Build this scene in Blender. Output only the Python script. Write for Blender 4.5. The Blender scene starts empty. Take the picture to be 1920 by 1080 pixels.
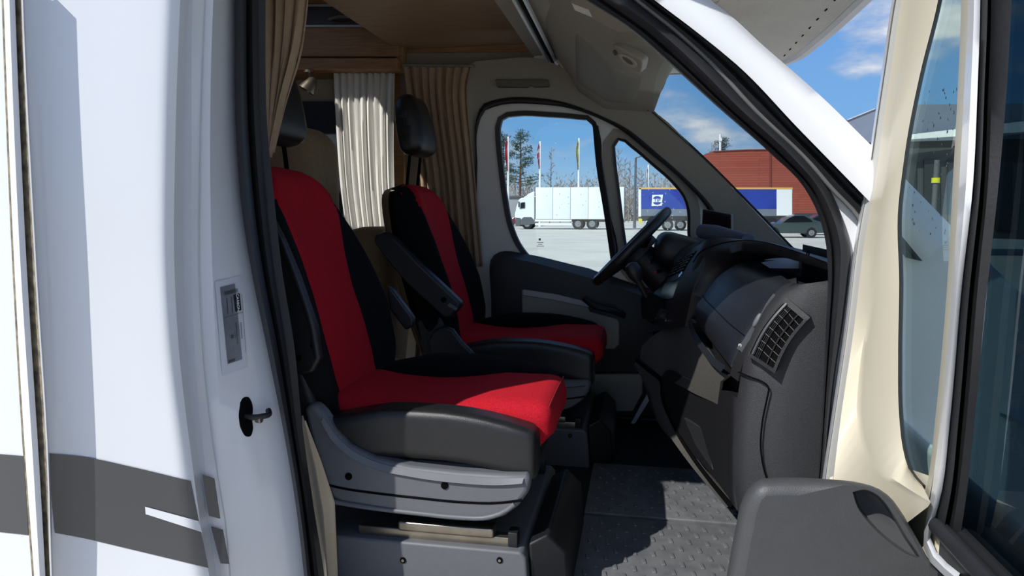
import bpy, bmesh, math, random
import numpy as np
from mathutils import Vector, Matrix, Euler

random.seed(7)
rng = np.random.RandomState(7)
D = bpy.data
SC = bpy.context.scene
COL = SC.collection

# ------------------------------------------------------------------ camera
F = 1300.0
CAM = Vector((0.0, -1.3, 1.55))
YAW, PITCH = math.radians(10.5), math.radians(6.2)
cd = D.cameras.new('camera')
cd.sensor_width = 36.0
cd.lens = F / 1920.0 * 36.0
cd.clip_start = 0.02
cd.clip_end = 2000
cam = D.objects.new('camera', cd)
COL.objects.link(cam)
cam.location = CAM
cam.rotation_euler = (math.radians(90) - PITCH, 0, YAW)
SC.camera = cam
ROT = Euler((math.radians(90) - PITCH, 0, YAW)).to_matrix()

# ------------------------------------------------------------------ view / world / sun
SC.view_settings.view_transform = 'Standard'
SC.view_settings.look = 'None'
SC.view_settings.gamma = 1.0
SC.view_settings.exposure = -0.06
SC.view_settings.use_curve_mapping = False

SUN_AZ_SLOPE = 0.80       # metres forward (+X) per metre inward (+Y)
SUN_REACH = 0.84          # metres inward (+Y) per metre of drop
sdir = Vector((SUN_AZ_SLOPE * SUN_REACH, SUN_REACH, -1.0)).normalized()
sl = D.lights.new('sun', 'SUN')
sl.energy = 5.0
sl.angle = math.radians(0.55)
sl.color = (1.0, 0.97, 0.92)
sun = D.objects.new('sun', sl)
COL.objects.link(sun)
sun.rotation_euler = sdir.to_track_quat('-Z', 'Y').to_euler()
sun.location = (-6, -10, 12)

w = D.worlds.new('sky')
SC.world = w
w.use_nodes = True
nt = w.node_tree
nt.nodes.clear()
N = nt.nodes.new
LK = nt.links.new
out = N('ShaderNodeOutputWorld')
bg = N('ShaderNodeBackground')
tc = N('ShaderNodeTexCoord')
sep = N('ShaderNodeSeparateXYZ')
LK(tc.outputs['Generated'], sep.inputs[0])
ramp = N('ShaderNodeValToRGB')
cr = ramp.color_ramp
cr.elements[0].position = 0.0
cr.elements[0].color = (0.50, 0.66, 0.80, 1)
cr.elements[1].position = 1.0
cr.elements[1].color = (0.12, 0.26, 0.60, 1)
e = cr.elements.new(0.10); e.color = (0.20, 0.44, 0.78, 1)
e = cr.elements.new(0.30); e.color = (0.14, 0.33, 0.76, 1)
LK(sep.outputs['Z'], ramp.inputs[0])
# clouds: noise on direction, flattened in z
mp = N('ShaderNodeMapping')
mp.inputs['Scale'].default_value = (1.0, 1.0, 2.6)
mp.inputs['Location'].default_value = (0.35, 0.1, 0.0)
LK(tc.outputs['Generated'], mp.inputs[0])
nz = N('ShaderNodeTexNoise')
nz.inputs['Scale'].default_value = 5.2
nz.inputs['Detail'].default_value = 9.0
nz.inputs['Roughness'].default_value = 0.55
LK(mp.outputs[0], nz.inputs['Vector'])
cram = N('ShaderNodeValToRGB')
cram.color_ramp.elements[0].position = 0.49
cram.color_ramp.elements[0].color = (0, 0, 0, 1)
cram.color_ramp.elements[1].position = 0.64
cram.color_ramp.elements[1].color = (1, 1, 1, 1)
LK(nz.outputs['Fac'], cram.inputs[0])
mx = N('ShaderNodeMix'); mx.data_type = 'RGBA'
LK(cram.outputs['Color'], mx.inputs['Factor'])
LK(ramp.outputs['Color'], mx.inputs['A'])
cc2 = N('ShaderNodeValToRGB')                 # thin cloud grey-blue, thick cloud white
cc2.color_ramp.elements[0].position = 0.50
cc2.color_ramp.elements[0].color = (0.34, 0.43, 0.60, 1)
cc2.color_ramp.elements[1].position = 0.70
cc2.color_ramp.elements[1].color = (0.88, 0.90, 0.95, 1)
LK(nz.outputs['Fac'], cc2.inputs[0])
LK(cc2.outputs['Color'], mx.inputs['B'])
LK(mx.outputs['Result'], bg.inputs['Color'])
bg.inputs['Strength'].default_value = 1.06
LK(bg.outputs[0], out.inputs[0])


# ------------------------------------------------------------------ projection helpers (photo pixel + real plane -> point)
def ray(x, y):
    return ROT @ Vector(((x - 960.0) / F, -(y - 540.0) / F, -1.0))


def P(x, y, Y):
    d = ray(x, y)
    return CAM + d * ((Y - CAM.y) / d.y)


def PX(x, y, X):
    d = ray(x, y)
    return CAM + d * ((X - CAM.x) / d.x)


def PZ(x, y, Z):
    d = ray(x, y)
    return CAM + d * ((Z - CAM.z) / d.z)


def spline(pts, n, smooth=True):
    """resample control points (any dim) to n by chord length, cubic Hermite"""
    A = np.array([list(p) for p in pts], float)
    if len(A) == 1:
        return np.repeat(A, n, 0)
    t = np.concatenate([[0], np.cumsum(np.linalg.norm(np.diff(A, axis=0), axis=1))])
    T = np.linspace(0, t[-1], n)
    if not smooth or len(A) == 2:
        return np.stack([np.interp(T, t, A[:, k]) for k in range(A.shape[1])], 1)
    h = np.diff(t)[:, None]
    s = np.diff(A, axis=0) / h
    m = np.zeros_like(A)
    m[0], m[-1] = s[0], s[-1]
    m[1:-1] = (s[:-1] * h[1:] + s[1:] * h[:-1]) / (h[1:] + h[:-1])
    o = np.zeros((n, A.shape[1]))
    for i, tt in enumerate(T):
        k = min(max(np.searchsorted(t, tt) - 1, 0), len(t) - 2)
        hh = t[k + 1] - t[k]
        u = (tt - t[k]) / hh
        o[i] = ((2*u**3 - 3*u**2 + 1) * A[k] + (u**3 - 2*u**2 + u) * hh * m[k]
                + (-2*u**3 + 3*u**2) * A[k+1] + (u**3 - u**2) * hh * m[k+1])
    return o


def cpx(pts, Y=None, n=24, smooth=True):
    """pixel curve with depth(s) -> n points on real planes y = const"""
    q = [(p[0], p[1], p[2] if len(p) > 2 else Y) for p in pts]
    # depth in comparable units for chord length is negligible; fine
    s = spline(q, n, smooth)
    return [P(*r) for r in s]


def c3(pts, n=24, smooth=True):
    return [Vector(r) for r in spline(pts, n, smooth)]


def cX(pts, X=None, n=24, smooth=True):
    q = [(p[0], p[1], p[2] if len(p) > 2 else X) for p in pts]
    s = spline(q, n, smooth)
    return [PX(*r) for r in s]


# ------------------------------------------------------------------ materials
def lin(c):
    r = []
    for v in c:
        v = v / 255.0
        r.append(v / 12.92 if v <= 0.04045 else ((v + 0.055) / 1.055) ** 2.4)
    return (*r, 1.0)


MATS = {}


def mat(name, rgb, rough=0.5, metal=0.0, spec=0.5, noise=0.0, nscale=8.0, bump=0.0, bscale=300.0,
        coat=0.0, rgb2=None, trans=0.0, stretch=None, emit=0.0, sheen=0.0):
    if name in MATS:
        return MATS[name]
    m = D.materials.new(name)
    m.use_nodes = True
    t = m.node_tree
    b = t.nodes['Principled BSDF']
    b.inputs['Roughness'].default_value = rough
    b.inputs['Metallic'].default_value = metal
    b.inputs['Specular IOR Level'].default_value = spec
    b.inputs['Coat Weight'].default_value = coat
    b.inputs['Coat Roughness'].default_value = 0.06
    b.inputs['Sheen Weight'].default_value = sheen
    col = lin(rgb)
    c2 = lin(rgb2) if rgb2 else tuple([v * (1 - noise) for v in col[:3]]) + (1,)
    tcn = t.nodes.new('ShaderNodeTexCoord')
    vec = tcn.outputs['Object']
    if stretch:
        mpn = t.nodes.new('ShaderNodeMapping')
        mpn.inputs['Scale'].default_value = stretch
        t.links.new(vec, mpn.inputs[0])
        vec = mpn.outputs[0]
    nn = t.nodes.new('ShaderNodeTexNoise')
    nn.inputs['Scale'].default_value = nscale
    nn.inputs['Detail'].default_value = 5
    t.links.new(vec, nn.inputs['Vector'])
    mxn = t.nodes.new('ShaderNodeMix'); mxn.data_type = 'RGBA'
    rp = t.nodes.new('ShaderNodeMapRange')
    rp.inputs['From Min'].default_value = 0.35
    rp.inputs['From Max'].default_value = 0.65
    t.links.new(nn.outputs['Fac'], rp.inputs['Value'])
    t.links.new(rp.outputs[0], mxn.inputs['Factor'])
    mxn.inputs['A'].default_value = col
    mxn.inputs['B'].default_value = c2
    t.links.new(mxn.outputs['Result'], b.inputs['Base Color'])
    if emit:
        t.links.new(mxn.outputs['Result'], b.inputs['Emission Color'])
        b.inputs['Emission Strength'].default_value = emit
    if bump:
        n2 = t.nodes.new('ShaderNodeTexNoise')
        n2.inputs['Scale'].default_value = bscale
        n2.inputs['Detail'].default_value = 2
        t.links.new(vec, n2.inputs['Vector'])
        bp = t.nodes.new('ShaderNodeBump')
        bp.inputs['Strength'].default_value = bump
        bp.inputs['Distance'].default_value = 0.002
        t.links.new(n2.outputs['Fac'], bp.inputs['Height'])
        t.links.new(bp.outputs[0], b.inputs['Normal'])
    if trans:
        o = t.nodes['Material Output']
        tr = t.nodes.new('ShaderNodeBsdfTranslucent')
        t.links.new(mxn.outputs['Result'], tr.inputs['Color'])
        ms = t.nodes.new('ShaderNodeMixShader')
        ms.inputs[0].default_value = trans
        t.links.new(b.outputs[0], ms.inputs[1])
        t.links.new(tr.outputs[0], ms.inputs[2])
        t.links.new(ms.outputs[0], o.inputs['Surface'])
    MATS[name] = m
    return m


def glass(name, tint=(0.9, 0.95, 0.93), refl=1.0, dark=1.0):
    if name in MATS:
        return MATS[name]
    m = D.materials.new(name)
    m.use_nodes = True
    t = m.node_tree
    t.nodes.clear()
    o = t.nodes.new('ShaderNodeOutputMaterial')
    tr = t.nodes.new('ShaderNodeBsdfTransparent')
    tr.inputs['Color'].default_value = (tint[0] * dark, tint[1] * dark, tint[2] * dark, 1)
    gl = t.nodes.new('ShaderNodeBsdfGlossy')
    gl.inputs['Roughness'].default_value = 0.02
    gl.inputs['Color'].default_value = (0.95, 1.0, 1.0, 1)
    fr = t.nodes.new('ShaderNodeFresnel')
    ge = t.nodes.new('ShaderNodeNewGeometry')
    io = t.nodes.new('ShaderNodeMapRange')           # same reflectance from either side of the pane
    io.inputs['To Min'].default_value = 1.45
    io.inputs['To Max'].default_value = 1/1.45
    t.links.new(ge.outputs['Backfacing'], io.inputs['Value'])
    t.links.new(io.outputs[0], fr.inputs['IOR'])
    mu = t.nodes.new('ShaderNodeMath'); mu.operation = 'MULTIPLY'
    mu.inputs[1].default_value = refl
    t.links.new(fr.outputs[0], mu.inputs[0])
    ms = t.nodes.new('ShaderNodeMixShader')
    t.links.new(mu.outputs[0], ms.inputs[0])
    t.links.new(tr.outputs[0], ms.inputs[1])
    t.links.new(gl.outputs[0], ms.inputs[2])
    t.links.new(ms.outputs[0], o.inputs['Surface'])
    MATS[name] = m
    return m


M_WHITE = mat('white_paint', (218, 220, 223), 0.28, coat=0.5, noise=0.03, nscale=3)
M_WHITE2 = mat('white_panel', (218, 220, 223), 0.35, coat=0.2, noise=0.02, nscale=2)
M_SILV = mat('stripe_grey', (62, 63, 66), 0.25, coat=0.6, noise=0.06, nscale=6)
M_SEAL_BR = mat('aged_sealant', (150, 138, 112), 0.8, rgb2=(92, 86, 74), nscale=60, noise=0.3, bump=0.4, bscale=120)
M_ALU = mat('grey_moulding', (196, 198, 200), 0.4, metal=0.2, noise=0.1)
M_RUB = mat('black_rubber', (26, 27, 29), 0.55, noise=0.2, nscale=30, bump=0.15, bscale=180)
M_RUB2 = mat('grey_rubber', (40, 41, 44), 0.42, noise=0.15, nscale=20)
M_PLA = mat('dark_grained_plastic', (46, 47, 50), 0.46, noise=0.25, nscale=400, bump=0.55, bscale=950, rgb2=(38, 39, 42))
M_PLB = mat('black_plastic', (23, 24, 27), 0.5, noise=0.15, nscale=40, bump=0.15, bscale=500)
M_PLS = mat('satin_navy_plastic', (28, 31, 38), 0.42, noise=0.12, nscale=20, bump=0.1, bscale=600)
M_PLG = mat('mid_grey_plastic', (94, 96, 101), 0.5, noise=0.05, nscale=60, bump=0.10, bscale=1200)
M_PLF = mat('felt_grey_plastic', (74, 72, 68), 0.75, noise=0.3, nscale=220, bump=0.4, bscale=420)
M_DOORG = mat('door_trim_grey', (66, 67, 68), 0.5, noise=0.06, nscale=50, bump=0.2, bscale=700)
M_LEA = mat('black_leatherette', (30, 30, 31), 0.36, noise=0.12, nscale=30, bump=0.25, bscale=800)
M_FAB = mat('black_fabric', (17, 18, 20), 0.95, spec=0.15, noise=0.2, nscale=200, bump=0.3, bscale=600)
M_RED = mat('red_fabric', (186, 24, 40), 0.9, spec=0.2, noise=0.18, nscale=300, bump=0.4, bscale=650, rgb2=(160, 17, 31))
M_BEI = mat('beige_painted_trim', (212, 204, 182), 0.42, noise=0.03, nscale=4, coat=0.15)
M_HEAD = mat('grey_beige_headliner', (172, 164, 148), 0.85, noise=0.06, nscale=120, bump=0.2, bscale=500)
M_GRT = mat('grey_pillar_trim', (146, 140, 128), 0.7, noise=0.05, nscale=60)
M_WOOD = mat('light_wood', (168, 126, 84), 0.45, rgb2=(146, 104, 66), nscale=9, stretch=(1, 9, 14))
M_WOOD2 = mat('brown_ceiling_laminate', (172, 140, 108), 0.55, rgb2=(162, 130, 98), nscale=5, stretch=(1, 8, 8))
M_WOODD = mat('dark_cabinet_front', (70, 58, 50), 0.4, noise=0.12, nscale=10)
M_CREAM = mat('cream_board', (226, 208, 176), 0.55, noise=0.04, nscale=10)
M_CURT = mat('beige_curtain', (184, 158, 130), 0.9, noise=0.1, nscale=40, trans=0.25, bump=0.2, bscale=500)
M_NET = mat('white_net_curtain', (240, 238, 232), 0.9, noise=0.04, nscale=80, trans=0.15)
M_STEEL = mat('bare_steel', (150, 142, 128), 0.34, metal=0.9, noise=0.2, nscale=30)
M_CHROME = mat('chrome', (200, 200, 200), 0.15, metal=1.0)
M_BLK = mat('deep_black', (7, 7, 8), 0.8, spec=0.06)
M_MAT = mat('grey_rubber_mat', (104, 106, 108), 0.5, noise=0.2, nscale=25, bump=0.2, bscale=260, rgb2=(90, 92, 95))
M_OVER = mat('grey_overcab_skin', (236, 229, 215), 0.6, noise=0.08, nscale=5)
M_GLASS = glass('clear_glass', (0.88, 0.94, 0.95))
M_GLASS_Q = glass('quarter_glass', (0.86, 0.93, 0.90), refl=1.1)
M_GLASS_T = glass('tinted_window', (0.20, 0.27, 0.30), refl=1.2)
M_WIN = glass('windscreen_glass', (0.80, 0.87, 0.88))
M_DARKWIN = mat('dark_blind', (46, 52, 60), 0.35, noise=0.3, nscale=14)
M_CUSH = mat('beige_upholstery', (150, 128, 100), 0.9, noise=0.12, nscale=60, bump=0.2, bscale=400)


# ------------------------------------------------------------------ object helpers
def link(o, parent=None):
    COL.objects.link(o)
    if parent is not None:
        o.parent = parent
        o.matrix_parent_inverse = parent.matrix_basis.inverted()
    return o


def tag(o, label, cat, group=None, kind=None):
    if label:
        o['label'] = label
    if cat:
        o['category'] = cat
    if group:
        o['group'] = group
    if kind:
        o['kind'] = kind
    return o


def thing(name, label, cat, loc=(0, 0, 0), group=None):
    o = D.objects.new(name, None)
    o.empty_display_size = 0.05
    o.location = loc
    COL.objects.link(o)
    return tag(o, label, cat, group)


def mesh(name, verts, faces, m, parent=None, smooth=True, angle=35):
    me = D.meshes.new(name)
    me.from_pydata([tuple(v) for v in verts], [], faces)
    me.update()
    if smooth:
        me.shade_smooth()
        me.set_sharp_from_angle(angle=math.radians(angle))
    me.materials.append(m)
    o = D.objects.new(name, me)
    return link(o, parent)


def recalc(o):
    bm = bmesh.new()
    bm.from_mesh(o.data)
    bmesh.ops.recalc_face_normals(bm, faces=bm.faces)
    bm.to_mesh(o.data)
    bm.free()
    return o


def loft(name, curves, m, parent=None, thick=0.0, offset=1.0, angle=35, closed=False, bev=0.0):
    n = len(curves[0])
    V = [p for c in curves for p in c]
    Fc = []
    k = len(curves)
    for i in range(k if closed else k - 1):
        j = (i + 1) % k
        for a in range(n - 1):
            Fc.append((i*n+a, i*n+a+1, j*n+a+1, j*n+a))
    o = mesh(name, V, Fc, m, parent, True, angle)
    if thick:
        s = o.modifiers.new('solid', 'SOLIDIFY')
        s.thickness = thick
        s.offset = offset
        es = o.modifiers.new('split', 'EDGE_SPLIT')
        es.split_angle = math.radians(max(angle, 40))
    return o


def ring(name, outer, inner, m, parent=None, depth=Vector((0, 0.03, 0)), angle=35):
    """closed frame between two closed outlines with equal counts, extruded by depth"""
    n = len(outer)
    L = [outer, inner, [p + depth for p in inner], [p + depth for p in outer]]
    V = [p for c in L for p in c]
    Fc = []
    for i in range(4):
        j = (i + 1) % 4
        for a in range(n):
            b = (a + 1) % n
            Fc.append((i*n+a, i*n+b, j*n+b, j*n+a))
    return recalc(mesh(name, V, Fc, m, parent, True, angle))


def plate(name, outline, depth, m, parent=None, bevel=0.0, smooth=True):
    """polygon extruded by vector depth"""
    n = len(outline)
    depth = Vector(depth)
    V = list(outline) + [p + depth for p in outline]
    Fc = [tuple(range(n)), tuple(range(2*n-1, n-1, -1))]
    for a in range(n):
        b = (a + 1) % n
        Fc.append((a, a+n, b+n, b))
    o = recalc(mesh(name, V, Fc, m, parent, smooth, 40))
    if bevel:
        bv = o.modifiers.new('bevel', 'BEVEL')
        bv.width = bevel
        bv.segments = 3
        bv.limit_method = 'ANGLE'
        bv.angle_limit = math.radians(45)
    return o


def tube(name, path, r, m, parent=None, seg=10, n=None, cap=True, smooth=True, flat=1.0):
    pts = c3(path, n, smooth) if n else [Vector(p) for p in path]
    V, Fc = [], []
    up0 = None
    k = len(pts)
    for i, p in enumerate(pts):
        d = (pts[min(i+1, k-1)] - pts[max(i-1, 0)]).normalized()
        if up0 is None:
            up0 = Vector((0, 0, 1)) if abs(d.z) < 0.9 else Vector((1, 0, 0))
        s = d.cross(up0).normalized()
        u = s.cross(d).normalized()
        up0 = u
        rr = r[i] if isinstance(r, (list, tuple)) else r
        for a in range(seg):
            th = 2*math.pi*a/seg
            V.append(p + s*(math.cos(th)*rr) + u*(math.sin(th)*rr*flat))
    for i in range(k-1):
        for a in range(seg):
            b = (a+1) % seg
            Fc.append((i*seg+a, i*seg+b, (i+1)*seg+b, (i+1)*seg+a))
    if cap:
        Fc.append(tuple(range(seg-1, -1, -1)))
        Fc.append(tuple((k-1)*seg+a for a in range(seg)))
    return recalc(mesh(name, V, Fc, m, parent, True, 50))


def rb_data(size, r, seg=8, fn=None):
    """rounded box vertices and faces about the origin; fn deforms each vertex"""
    hx, hy, hz = size[0]/2, size[1]/2, size[2]/2
    r = min(r, hx*0.999, hy*0.999, hz*0.999)
    V, Fc, idx = [], [], {}

    def lins(h):
        # denser near the edges
        a = [-h + r*(1-math.cos(k/3*math.pi/2)) for k in range(4)]
        mid = [(-h + r) + (2*h - 2*r)*k/seg for k in range(1, seg)]
        return a + mid + [-v for v in reversed(a)]
    gx, gy, gz = lins(hx), lins(hy), lins(hz)

    def vert(p):
        key = tuple(round(c, 6) for c in p)
        if key in idx:
            return idx[key]
        q = Vector((max(-hx+r, min(hx-r, p[0])), max(-hy+r, min(hy-r, p[1])), max(-hz+r, min(hz-r, p[2]))))
        d = Vector(p) - q
        if d.length > 1e-9:
            d = d.normalized()*r
        v = q + d
        if fn:
            v = fn(v)
        idx[key] = len(V)
        V.append(v)
        return idx[key]
    for (A, B, mk) in ((gx, gy, lambda a, b, s: (a, b, s*hz)), (gy, gz, lambda a, b, s: (s*hx, a, b)),
                       (gz, gx, lambda a, b, s: (b, s*hy, a))):
        for s in (-1, 1):
            for i in range(len(A)-1):
                for j in range(len(B)-1):
                    q = [vert(mk(A[i], B[j], s)), vert(mk(A[i+1], B[j], s)),
                         vert(mk(A[i+1], B[j+1], s)), vert(mk(A[i], B[j+1], s))]
                    if len(set(q)) == 4:
                        Fc.append(tuple(q) if s > 0 else tuple(reversed(q)))
    return V, Fc


def rbox(name, size, loc, m, parent=None, r=0.01, rot=(0, 0, 0), seg=2, fn=None, mx=None):
    V, Fc = rb_data(size, r, seg, fn)
    R = mx if mx is not None else Euler(rot).to_matrix()
    V = [R @ v + Vector(loc) for v in V]
    return mesh(name, V, Fc, m, parent, True, 60)


def lathe(name, prof, origin, axis, m, parent=None, seg=24):
    """prof: (radius, along) pairs about axis from origin"""
    axis = Vector(axis).normalized()
    a = axis.orthogonal().normalized()
    b = axis.cross(a)
    o = Vector(origin)
    V, Fc = [], []
    for (r, h) in prof:
        for k in range(seg):
            th = 2*math.pi*k/seg
            V.append(o + axis*h + (a*math.cos(th) + b*math.sin(th))*r)
    for i in range(len(prof)-1):
        for k in range(seg):
            j = (k+1) % seg
            Fc.append((i*seg+k, i*seg+j, (i+1)*seg+j, (i+1)*seg+k))
    Fc.append(tuple(range(seg)))
    Fc.append(tuple((len(prof)-1)*seg+k for k in range(seg)))
    return recalc(mesh(name, V, Fc, m, parent, True, 40))


def text(name, s, origin, xa, ya, size, m, parent=None, depth=0.0006):
    """flat lettering standing on the plane spanned by xa (reading direction) and ya (up)"""
    c = D.curves.new('lettering', 'FONT')
    c.body = s
    c.size = size
    c.extrude = depth
    c.align_x = 'CENTER'
    c.align_y = 'CENTER'
    t = D.objects.new('lettering', c)
    COL.objects.link(t)
    dg = bpy.context.evaluated_depsgraph_get()
    me = D.meshes.new_from_object(t.evaluated_get(dg))
    D.objects.remove(t)
    D.curves.remove(c)
    xa, ya = Vector(xa).normalized(), Vector(ya)
    ya = (ya - xa*ya.dot(xa)).normalized()
    za = xa.cross(ya)
    R = Matrix((xa, ya, za)).transposed()
    for v in me.vertices:
        v.co = R @ v.co + Vector(origin)
    me.materials.clear()
    me.materials.append(m)
    o = D.objects.new(name, me)
    return link(o, parent)


def box(name, lo, hi, m, parent=None, r=0.004):
    lo, hi = Vector(lo), Vector(hi)
    return rbox(name, hi - lo, (lo + hi)/2, m, parent, r=r, seg=1)


def closed_px(pts, Y, n=64, smooth=True):
    q = [(p[0], p[1], p[2] if len(p) > 2 else Y) for p in pts]
    q = q + [q[0]]
    s = spline(q, n + 1, smooth)[:-1]
    return [P(*r) for r in s]


def offset_outline(pts2, d):
    """push a closed 2D pixel outline outward by d pixels (polygon normals)"""
    A = np.array(pts2, float)
    prv, nxt = np.roll(A, 1, 0), np.roll(A, -1, 0)
    tn = nxt - prv
    tn /= np.linalg.norm(tn, axis=1)[:, None]
    nr = np.stack([tn[:, 1], -tn[:, 0]], 1)
    ar = 0.5*np.sum(A[:, 0]*nxt[:, 1] - nxt[:, 0]*A[:, 1])
    if ar < 0:
        nr = -nr
    return [tuple(v) for v in A + nr*d]




def dens0(pts, n):
    q_ = list(pts) + [pts[0]]
    return [tuple(r) for r in spline(q_, n+1)[:-1]]


# ================================================================== SETTING
ZF = 0.65                                   # cab floor height above the ground
gm = mat('sandy_asphalt', (210, 202, 186), 0.9, rgb2=(196, 188, 172), nscale=0.35, noise=0.1, bump=0.3, bscale=40)
g = mesh('ground', [(-400, -300, 0), (400, -300, 0), (400, 500, 0), (-400, 500, 0)], [(0, 1, 2, 3)], gm, None, False)
tag(g, 'pale sandy asphalt yard around the parked vehicles', None, kind='structure')

# ================================================================== MOTORHOME BODY
body = thing('motorhome_body', 'white motorhome body with dark grey side stripe around the open cab doorway', 'motorhome', (-0.9, 1.0, 0))
Y_SIDE = -0.30

# --- left: habitation side wall, corner mouldings, fairing, door jamb (pixel edges on their real planes)
L1 = [(3, -60), (5, 0), (25, 500), (45, 850), (62, 1080), (66, 1140)]
L2 = [(26, -60), (28, 0), (50, 500), (75, 900), (85, 1080), (88, 1140)]
L3 = [(41, -60), (43, 0), (68, 500), (92, 900), (97, 1080), (100, 1140)]
L4 = [(341, -60), (338, 0), (328, 300), (327, 500), (335, 650), (358, 850), (385, 1040), (394, 1090), (402, 1140)]


def xat(L, y):
    s = spline(L, 80)
    return float(np.interp(y, s[:, 1], s[:, 0]))


c1 = cpx(L1, Y_SIDE)
back = [Vector((-3.3, Y_SIDE, p.z)) for p in c1]
loft('side_wall', [back, c1], M_WHITE2, body, thick=0.03, offset=-1)
box('side_wall_upper', (-3.3, Y_SIDE, c1[0].z - 0.02), (c1[0].x, Y_SIDE + 0.03, 2.55), M_WHITE2, body)
loft('sealant_line', [cpx([(x-2, y) for x, y in L1], Y_SIDE-0.001), cpx([(x+2, y) for x, y in L1], Y_SIDE-0.002)], M_SEAL_BR, body)
c1b = cpx([(x+2, y) for x, y in L1], Y_SIDE-0.004)
c1c = cpx([(x*0.5+u*0.5+1, y) for (x, y), (u, v) in zip(L1, L2)], Y_SIDE-0.012) if len(L1) == len(L2) else c1b
loft('corner_moulding', [c1b, c1c, cpx(L2, Y_SIDE-0.004)], M_WHITE2, body)
lm2 = [(x+8, y) for x, y in L2]
loft('weathered_joint', [cpx(L2, Y_SIDE-0.004), cpx([(x+2, y) for x, y in L2], Y_SIDE+0.004), cpx(lm2, Y_SIDE+0.004), cpx([(x-3, y) for x, y in L3], Y_SIDE-0.002)], M_SEAL_BR, body)
loft('joint_trim', [cpx([(x-3, y) for x, y in L3], Y_SIDE-0.004), cpx([(x, y) for x, y in L3], Y_SIDE-0.006), cpx([(x+3, y) for x, y in L3], Y_SIDE+0.01)], M_ALU, body)


def fair_depth(x, y):
    a, b = xat_L3(y), xat_L4(y)
    u = min(max((x - a)/(b - a), 0), 1)
    return float(np.interp(u, FU, FV))


_s3, _s4 = spline(L3, 80), spline(L4, 80)
xat_L3 = lambda y: float(np.interp(y, _s3[:, 1], _s3[:, 0]))
xat_L4 = lambda y: float(np.interp(y, _s4[:, 1], _s4[:, 0]))
# inward bend right after the joint, then nearly flat to the door jamb
_fu = np.array([0, 0.10, 0.20, 0.317, 0.5, 0.75, 0.93, 1.0])
_fv = np.array([-0.29, -0.268, -0.259, -0.252, -0.240, -0.224, -0.212, -0.195])
FU = np.linspace(0, 1, 41)
FV = np.interp(FU, _fu, _fv)
for _ in range(3):
    FV[1:-1] = 0.25*FV[:-2] + 0.5*FV[1:-1] + 0.25*FV[2:]


def patch(name, x0, x1, ytop, ybot, depth, m, parent, nu=28, nv=20, lift=0.0):
    V, Fc = [], []
    for i in range(nv+1):
        for j in range(nu+1):
            u = j/nu
            xt = (x0(0) if callable(x0) else x0) + ((x1(0) if callable(x1) else x1) - (x0(0) if callable(x0) else x0))*u
            yt, yb = ytop(xt), ybot(xt)
            y = yt + (yb - yt)*i/nv
            if callable(x0):
                xa, xb = x0(y), x1(y)
                x = xa + (xb - xa)*u
            else:
                x = xt
            V.append(P(x, y, depth(x, y) - lift))
    for i in range(nv):
        for j in range(nu):
            a = i*(nu+1)+j
            Fc.append((a, a+1, a+nu+2, a+nu+1))
    return mesh(name, V, Fc, m, parent)


patch('fairing_panel', xat_L3, xat_L4, lambda x: -60, lambda x: 1140, fair_depth, M_WHITE, body, 40, 40)
pl = lambda pts: (lambda x: float(np.interp(x, [p[0] for p in pts], [p[1] for p in pts])))
s_top = pl([(90, 850), (160, 857), (250, 876), (360, 903)])
s_bot = pl([(103, 999), (160, 1010), (250, 1031), (392, 1065)])


def stripe_patch(name, quad_top, quad_bot, m, lift, nu=26, nv=8):
    """decal following the fairing: two pixel curves of equal count"""
    a, b = spline(quad_top, nu), spline(quad_bot, nu)
    V, Fc = [], []
    for i in range(nv+1):
        for j in range(nu):
            q = a[j] + (b[j] - a[j])*i/nv
            V.append(P(q[0], q[1], fair_depth(q[0], q[1]) - lift))
    for i in range(nv):
        for j in range(nu-1):
            k = i*nu+j
            Fc.append((k, k+1, k+nu+1, k+nu))
    return mesh(name, V, Fc, m, body)


stripe_patch('stripe_decal', [(90, 850), (160, 857), (250, 876), (358, 902)], [(103, 999), (160, 1010), (250, 1031), (391, 1065)], M_SILV, 0.0015)
stripe_patch('stripe_decal', [(272, 950), (372, 977)], [(273, 964), (379, 998)], M_WHITE, 0.003)
side_dec = [P(-20, 840, Y_SIDE-0.001), P(45, 855, Y_SIDE-0.001), P(54, 1003, Y_SIDE-0.001), P(-20, 980, Y_SIDE-0.001)]
side_dec[0].x = side_dec[3].x = -3.2
plate('stripe_decal', side_dec, (0, -0.0006, 0), M_SILV, body, smooth=False)

# --- door jamb / B pillar, stepped inward
J1 = [(356, -60), (353, 0), (345, 300), (343, 500), (352, 700), (378, 900), (400, 1040), (408, 1090), (414, 1140)]
J2 = [(365, -60), (362, 0), (360, 350), (360, 540), (372, 750), (392, 930), (410, 1040), (416, 1090), (420, 1140)]
J3 = [(388, -60), (385, 0), (375, 350), (375, 540), (393, 780), (410, 900), (424, 985), (432, 1080), (438, 1140)]
J4 = [(403, -60), (400, 0), (395, 400), (402, 600), (415, 800), (430, 950), (440, 1080), (446, 1140)]
J6 = [(441, -60), (441, 0), (443, 250), (452, 380), (470, 500), (500, 650), (530, 800), (555, 950), (570, 1080), (576, 1140)]
JY = {0: -0.195, 1: -0.133, 2: -0.132, 3: -0.110, 4: -0.106, 6: 0.004}
cs = [cpx(L4, JY[0], 40), cpx(J1, JY[1], 40), cpx(J2, JY[2], 40), cpx(J3, JY[3], 40), cpx(J4, JY[4], 40)]
jmid = [((a+b)/2) for a, b in zip(cs[4], cpx(J6, JY[6], 40))]
cs += [jmid, cpx(J6, JY[6], 40)]
loft('door_jamb', cs, M_WHITE, body, angle=50)
# drip groove line
tube('jamb_groove', cpx([(x, y) for x, y in J3], -0.112, 30), 0.0008, M_ALU, body, seg=5)
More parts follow.
